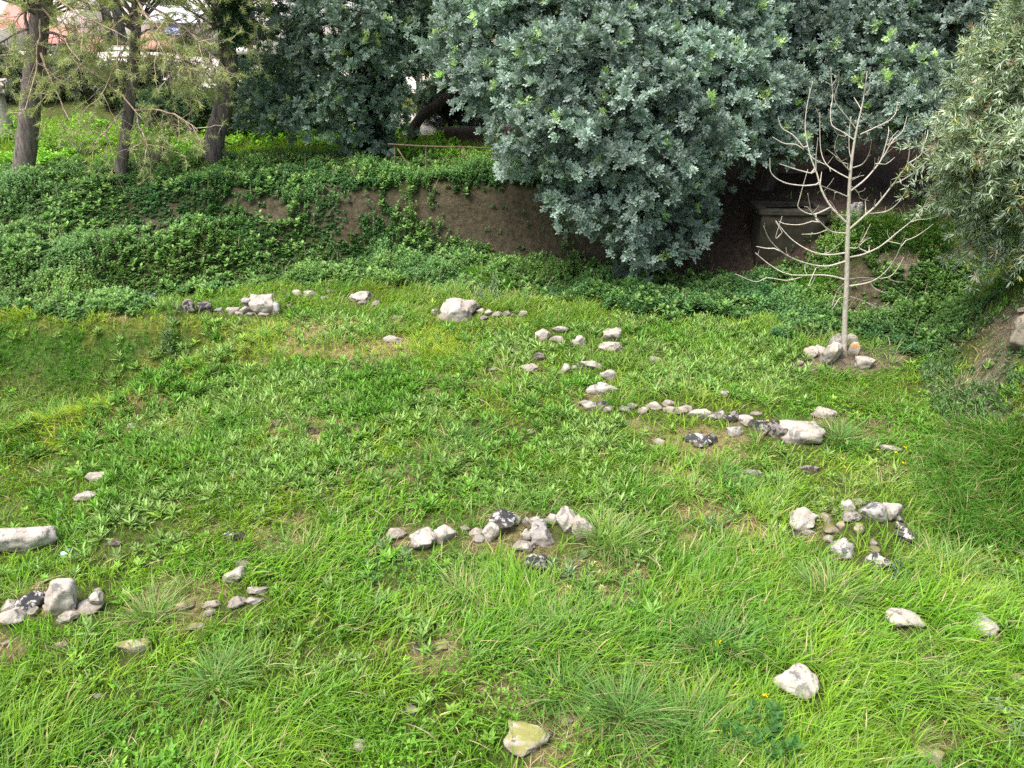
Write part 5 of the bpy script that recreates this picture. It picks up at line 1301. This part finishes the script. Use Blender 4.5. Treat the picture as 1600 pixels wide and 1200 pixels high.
q = at_y(657, 205, 27.8); z0 = float(H(q[0], 27.8)); g = Geo(); box(g, (q[0], 27.8, z0 + .5), (.12, .12, 1.2), 0, (1, 1, 1), .01)
o = g.build('bollard', plainmat('dark_iron', (.03, .03, .03), .5, .2), origin=(q[0], 27.8, z0)); tag(o, 'thin dark post left of the gate pillar', 'post')
# broken column at the left edge
q = at_y(3, 185, 23.5); z0 = float(H(q[0], 23.5)); t = thing('column_stump', 'weathered pale column stump at the left edge behind the pine', 'column', (q[0], 23.5, z0))
g = Geo(); tube(g, [(q[0], 23.5, z0 - .2), (q[0], 23.5, z0 + .5), (q[0] - .02, 23.5, z0 + 1.2)], [.26, .24, .22], 14, (1, 1, 1), .02); g.build('shaft', M_PALE, t, smooth=True)
g = Geo(); box(g, (q[0] + .1, 23.5, z0 + 1.36), (.6, .5, .36), .2, (1, 1, 1), .04, .02); g.build('capital', M_PALE, t)
# building across the road
bz = float(H(-20, 40)) - .2; M_ROOF = plainmat('roof_tiles', (.42, .18, .11), .9, .3, 9, .4); M_WIN = plainmat('window_glass', (.06, .07, .08), .25, .2); M_RED = plainmat('red_canvas', (.62, .30, .25), .8, .15); M_WHITE = plainmat('white_canvas', (.82, .82, .84), .7, .08); M_BLUE = plainmat('blue_canvas', (.42, .45, .72), .7, .1)
t = thing('street_building', 'long pale plastered building across the road behind the pines', 'building', (-18, 41, bz))
g = Geo(); x0, x1, yf = -36.0, 1.0, 41.0
ops = []; xx = x0 + 1.2
while xx < x1 - 2: ops.append((xx, xx + 1.15)); xx += 3.1
def facade(za, zb, sill, head):
    e = x0
    for a, b in ops:
        box(g, ((e + a) / 2, yf + .2, (za + zb) / 2), (a - e, .4, zb - za))
        if sill > za: box(g, ((a + b) / 2, yf + .2, (za + sill) / 2), (b - a, .4, sill - za))
        box(g, ((a + b) / 2, yf + .2, (head + zb) / 2), (b - a, .4, zb - head)); e = b
    box(g, ((e + x1) / 2, yf + .2, (za + zb) / 2), (x1 - e, .4, zb - za))
facade(bz, bz + 3.9, bz + .3, bz + 2.7); facade(bz + 3.9, bz + 7.4, bz + 4.8, bz + 6.6)
for xs_ in (x0 + .2, x1 - .2): box(g, (xs_, yf + 4.2, bz + 3.7), (.4, 7.6, 7.4))
box(g, ((x0 + x1) / 2, yf + 8.2, bz + 3.7), (x1 - x0, .4, 7.4)); g.build('wall', M_PLAST, t)
g = Geo(); box(g, ((x0 + x1) / 2, yf - .06, bz + 3.9), (x1 - x0, .13, .22)); g.build('string_course', M_PLAST2, t)
for i, (a, b) in enumerate(ops):
    for lo, hi, nm in ((bz + .3, bz + 2.7, 'window'), (bz + 4.8, bz + 6.6, 'window')):
        g = Geo(); w_ = .07
        for c, s in (((a + w_/2, yf + .22, (lo + hi) / 2), (w_, .1, hi - lo - .01)), ((b - w_/2, yf + .22, (lo + hi) / 2), (w_, .1, hi - lo - .01)), (((a + b) / 2, yf + .22, hi - w_/2 - .004), (b - a - .145, .1, w_)), (((a + b) / 2, yf + .22, lo + w_/2 + .004), (b - a - .145, .1, w_)), (((a + b) / 2, yf + .222, (lo + hi) / 2), (.05, .09, hi - lo - .16))): box(g, c, s)
        f = g.build(nm, M_PLAST2, t); g = Geo(); box(g, ((a + b) / 2, yf + .26, (lo + hi) / 2), (b - a - .02, .03, hi - lo - .02)); o = g.build('pane', M_WIN, None); o.parent = f; o.matrix_parent_inverse = f.matrix_world.inverted() if False else o.matrix_parent_inverse; o.location = (0, 0, 0)
g = Geo()
v = [(x0 - .4, yf - .6, bz + 7.4), (x1 + .4, yf - .6, bz + 7.4), (x1 + .4, yf + 4.2, bz + 9.2), (x0 - .4, yf + 4.2, bz + 9.2), (x0 - .4, yf + 9, bz + 7.4), (x1 + .4, yf + 9, bz + 7.4)]
g.add(v, [(0, 1, 2, 3), (3, 2, 5, 4)], [(0, 3, 4), (1, 5, 2)]); g.build('roof', M_ROOF, t)
def awning(px, py, wpx, mat, label, drop=.35):
    c = at_y(px, py, yf - .6); s = F / (CP * yf + SP * 3); w_ = wpx / s
    t = thing('awning', label, 'awning', c, 'awnings along the building front')
    g = Geo(); g.add([(c[0] - w_/2, yf - .02, c[2] + drop), (c[0] + w_/2, yf - .02, c[2] + drop), (c[0] + w_/2, yf - 1.1, c[2] - .1), (c[0] - w_/2, yf - 1.1, c[2] - .1), (c[0] - w_/2, yf - 1.1, c[2] - .35), (c[0] + w_/2, yf - 1.1, c[2] - .35)], [(0, 1, 2, 3), (3, 2, 5, 4)]); g.build('canopy', mat, t)
    for sx in (-1, 1):
        g = Geo(); tube(g, [(c[0] + sx * w_ * .47, yf - .02, c[2] - .3), (c[0] + sx * w_ * .47, yf - 1.05, c[2] - .14)], .02, 5); g.build('arm', M_WHITE, t)
awning(28, 30, 44, M_RED, 'red awning left of the thick pine', .6); awning(88, 54, 46, M_RED, 'red awning just right of the thick pine'); awning(134, 76, 42, M_RED, 'faded red awning half way to the slender pine')
awning(248, 62, 60, M_RED, 'pink-red awning right of the slender pine', .2); awning(270, 22, 100, M_WHITE, 'wide white awning between the slender and the curved pine'); awning(274, 40, 22, M_BLUE, 'small blue awning under the wide white one', .15)

# ------------------------------------------------------------------ light, sky, render
w = bpy.data.worlds.new('World'); SC.world = w; w.use_nodes = True; nt = w.node_tree; nt.nodes.clear()
EL, AZ = 66, -128   # sun direction: elevation, compass bearing measured from +Y clockwise
sk = nt.nodes.new('ShaderNodeTexSky'); sk.sky_type = 'NISHITA'; sk.sun_disc = False; sk.sun_elevation = rad(EL); sk.sun_rotation = rad(AZ); sk.air_density = 1.0; sk.dust_density = 4.0; sk.ozone_density = 1.0
hs = nt.nodes.new('ShaderNodeHueSaturation'); hs.inputs['Saturation'].default_value = .75; hs.inputs['Value'].default_value = 1.85; nt.links.new(sk.outputs[0], hs.inputs['Color'])
bg = nt.nodes.new('ShaderNodeBackground'); bg.inputs[1].default_value = .15; nt.links.new(hs.outputs[0], bg.inputs[0])
ou = nt.nodes.new('ShaderNodeOutputWorld'); nt.links.new(bg.outputs[0], ou.inputs[0])
sl = bpy.data.lights.new('sun', 'SUN'); sl.energy = 4.4; sl.angle = rad(36); sl.color = (1, .97, .92)
so = bpy.data.objects.new('sun', sl); COL.objects.link(so)
d = Vector((math.sin(rad(AZ)) * math.cos(rad(EL)), math.cos(rad(AZ)) * math.cos(rad(EL)), math.sin(rad(EL))))
so.rotation_euler = d.to_track_quat('Z', 'Y').to_euler(); so.location = d * 40
SC.view_settings.view_transform = 'Standard'; SC.view_settings.look = 'None'; SC.view_settings.exposure = 0; SC.view_settings.gamma = 1
SC.render.engine = 'CYCLES'; SC.cycles.max_bounces = 6; SC.cycles.diffuse_bounces = 4; SC.cycles.glossy_bounces = 2; SC.cycles.transmission_bounces = 4; SC.cycles.use_denoising = False
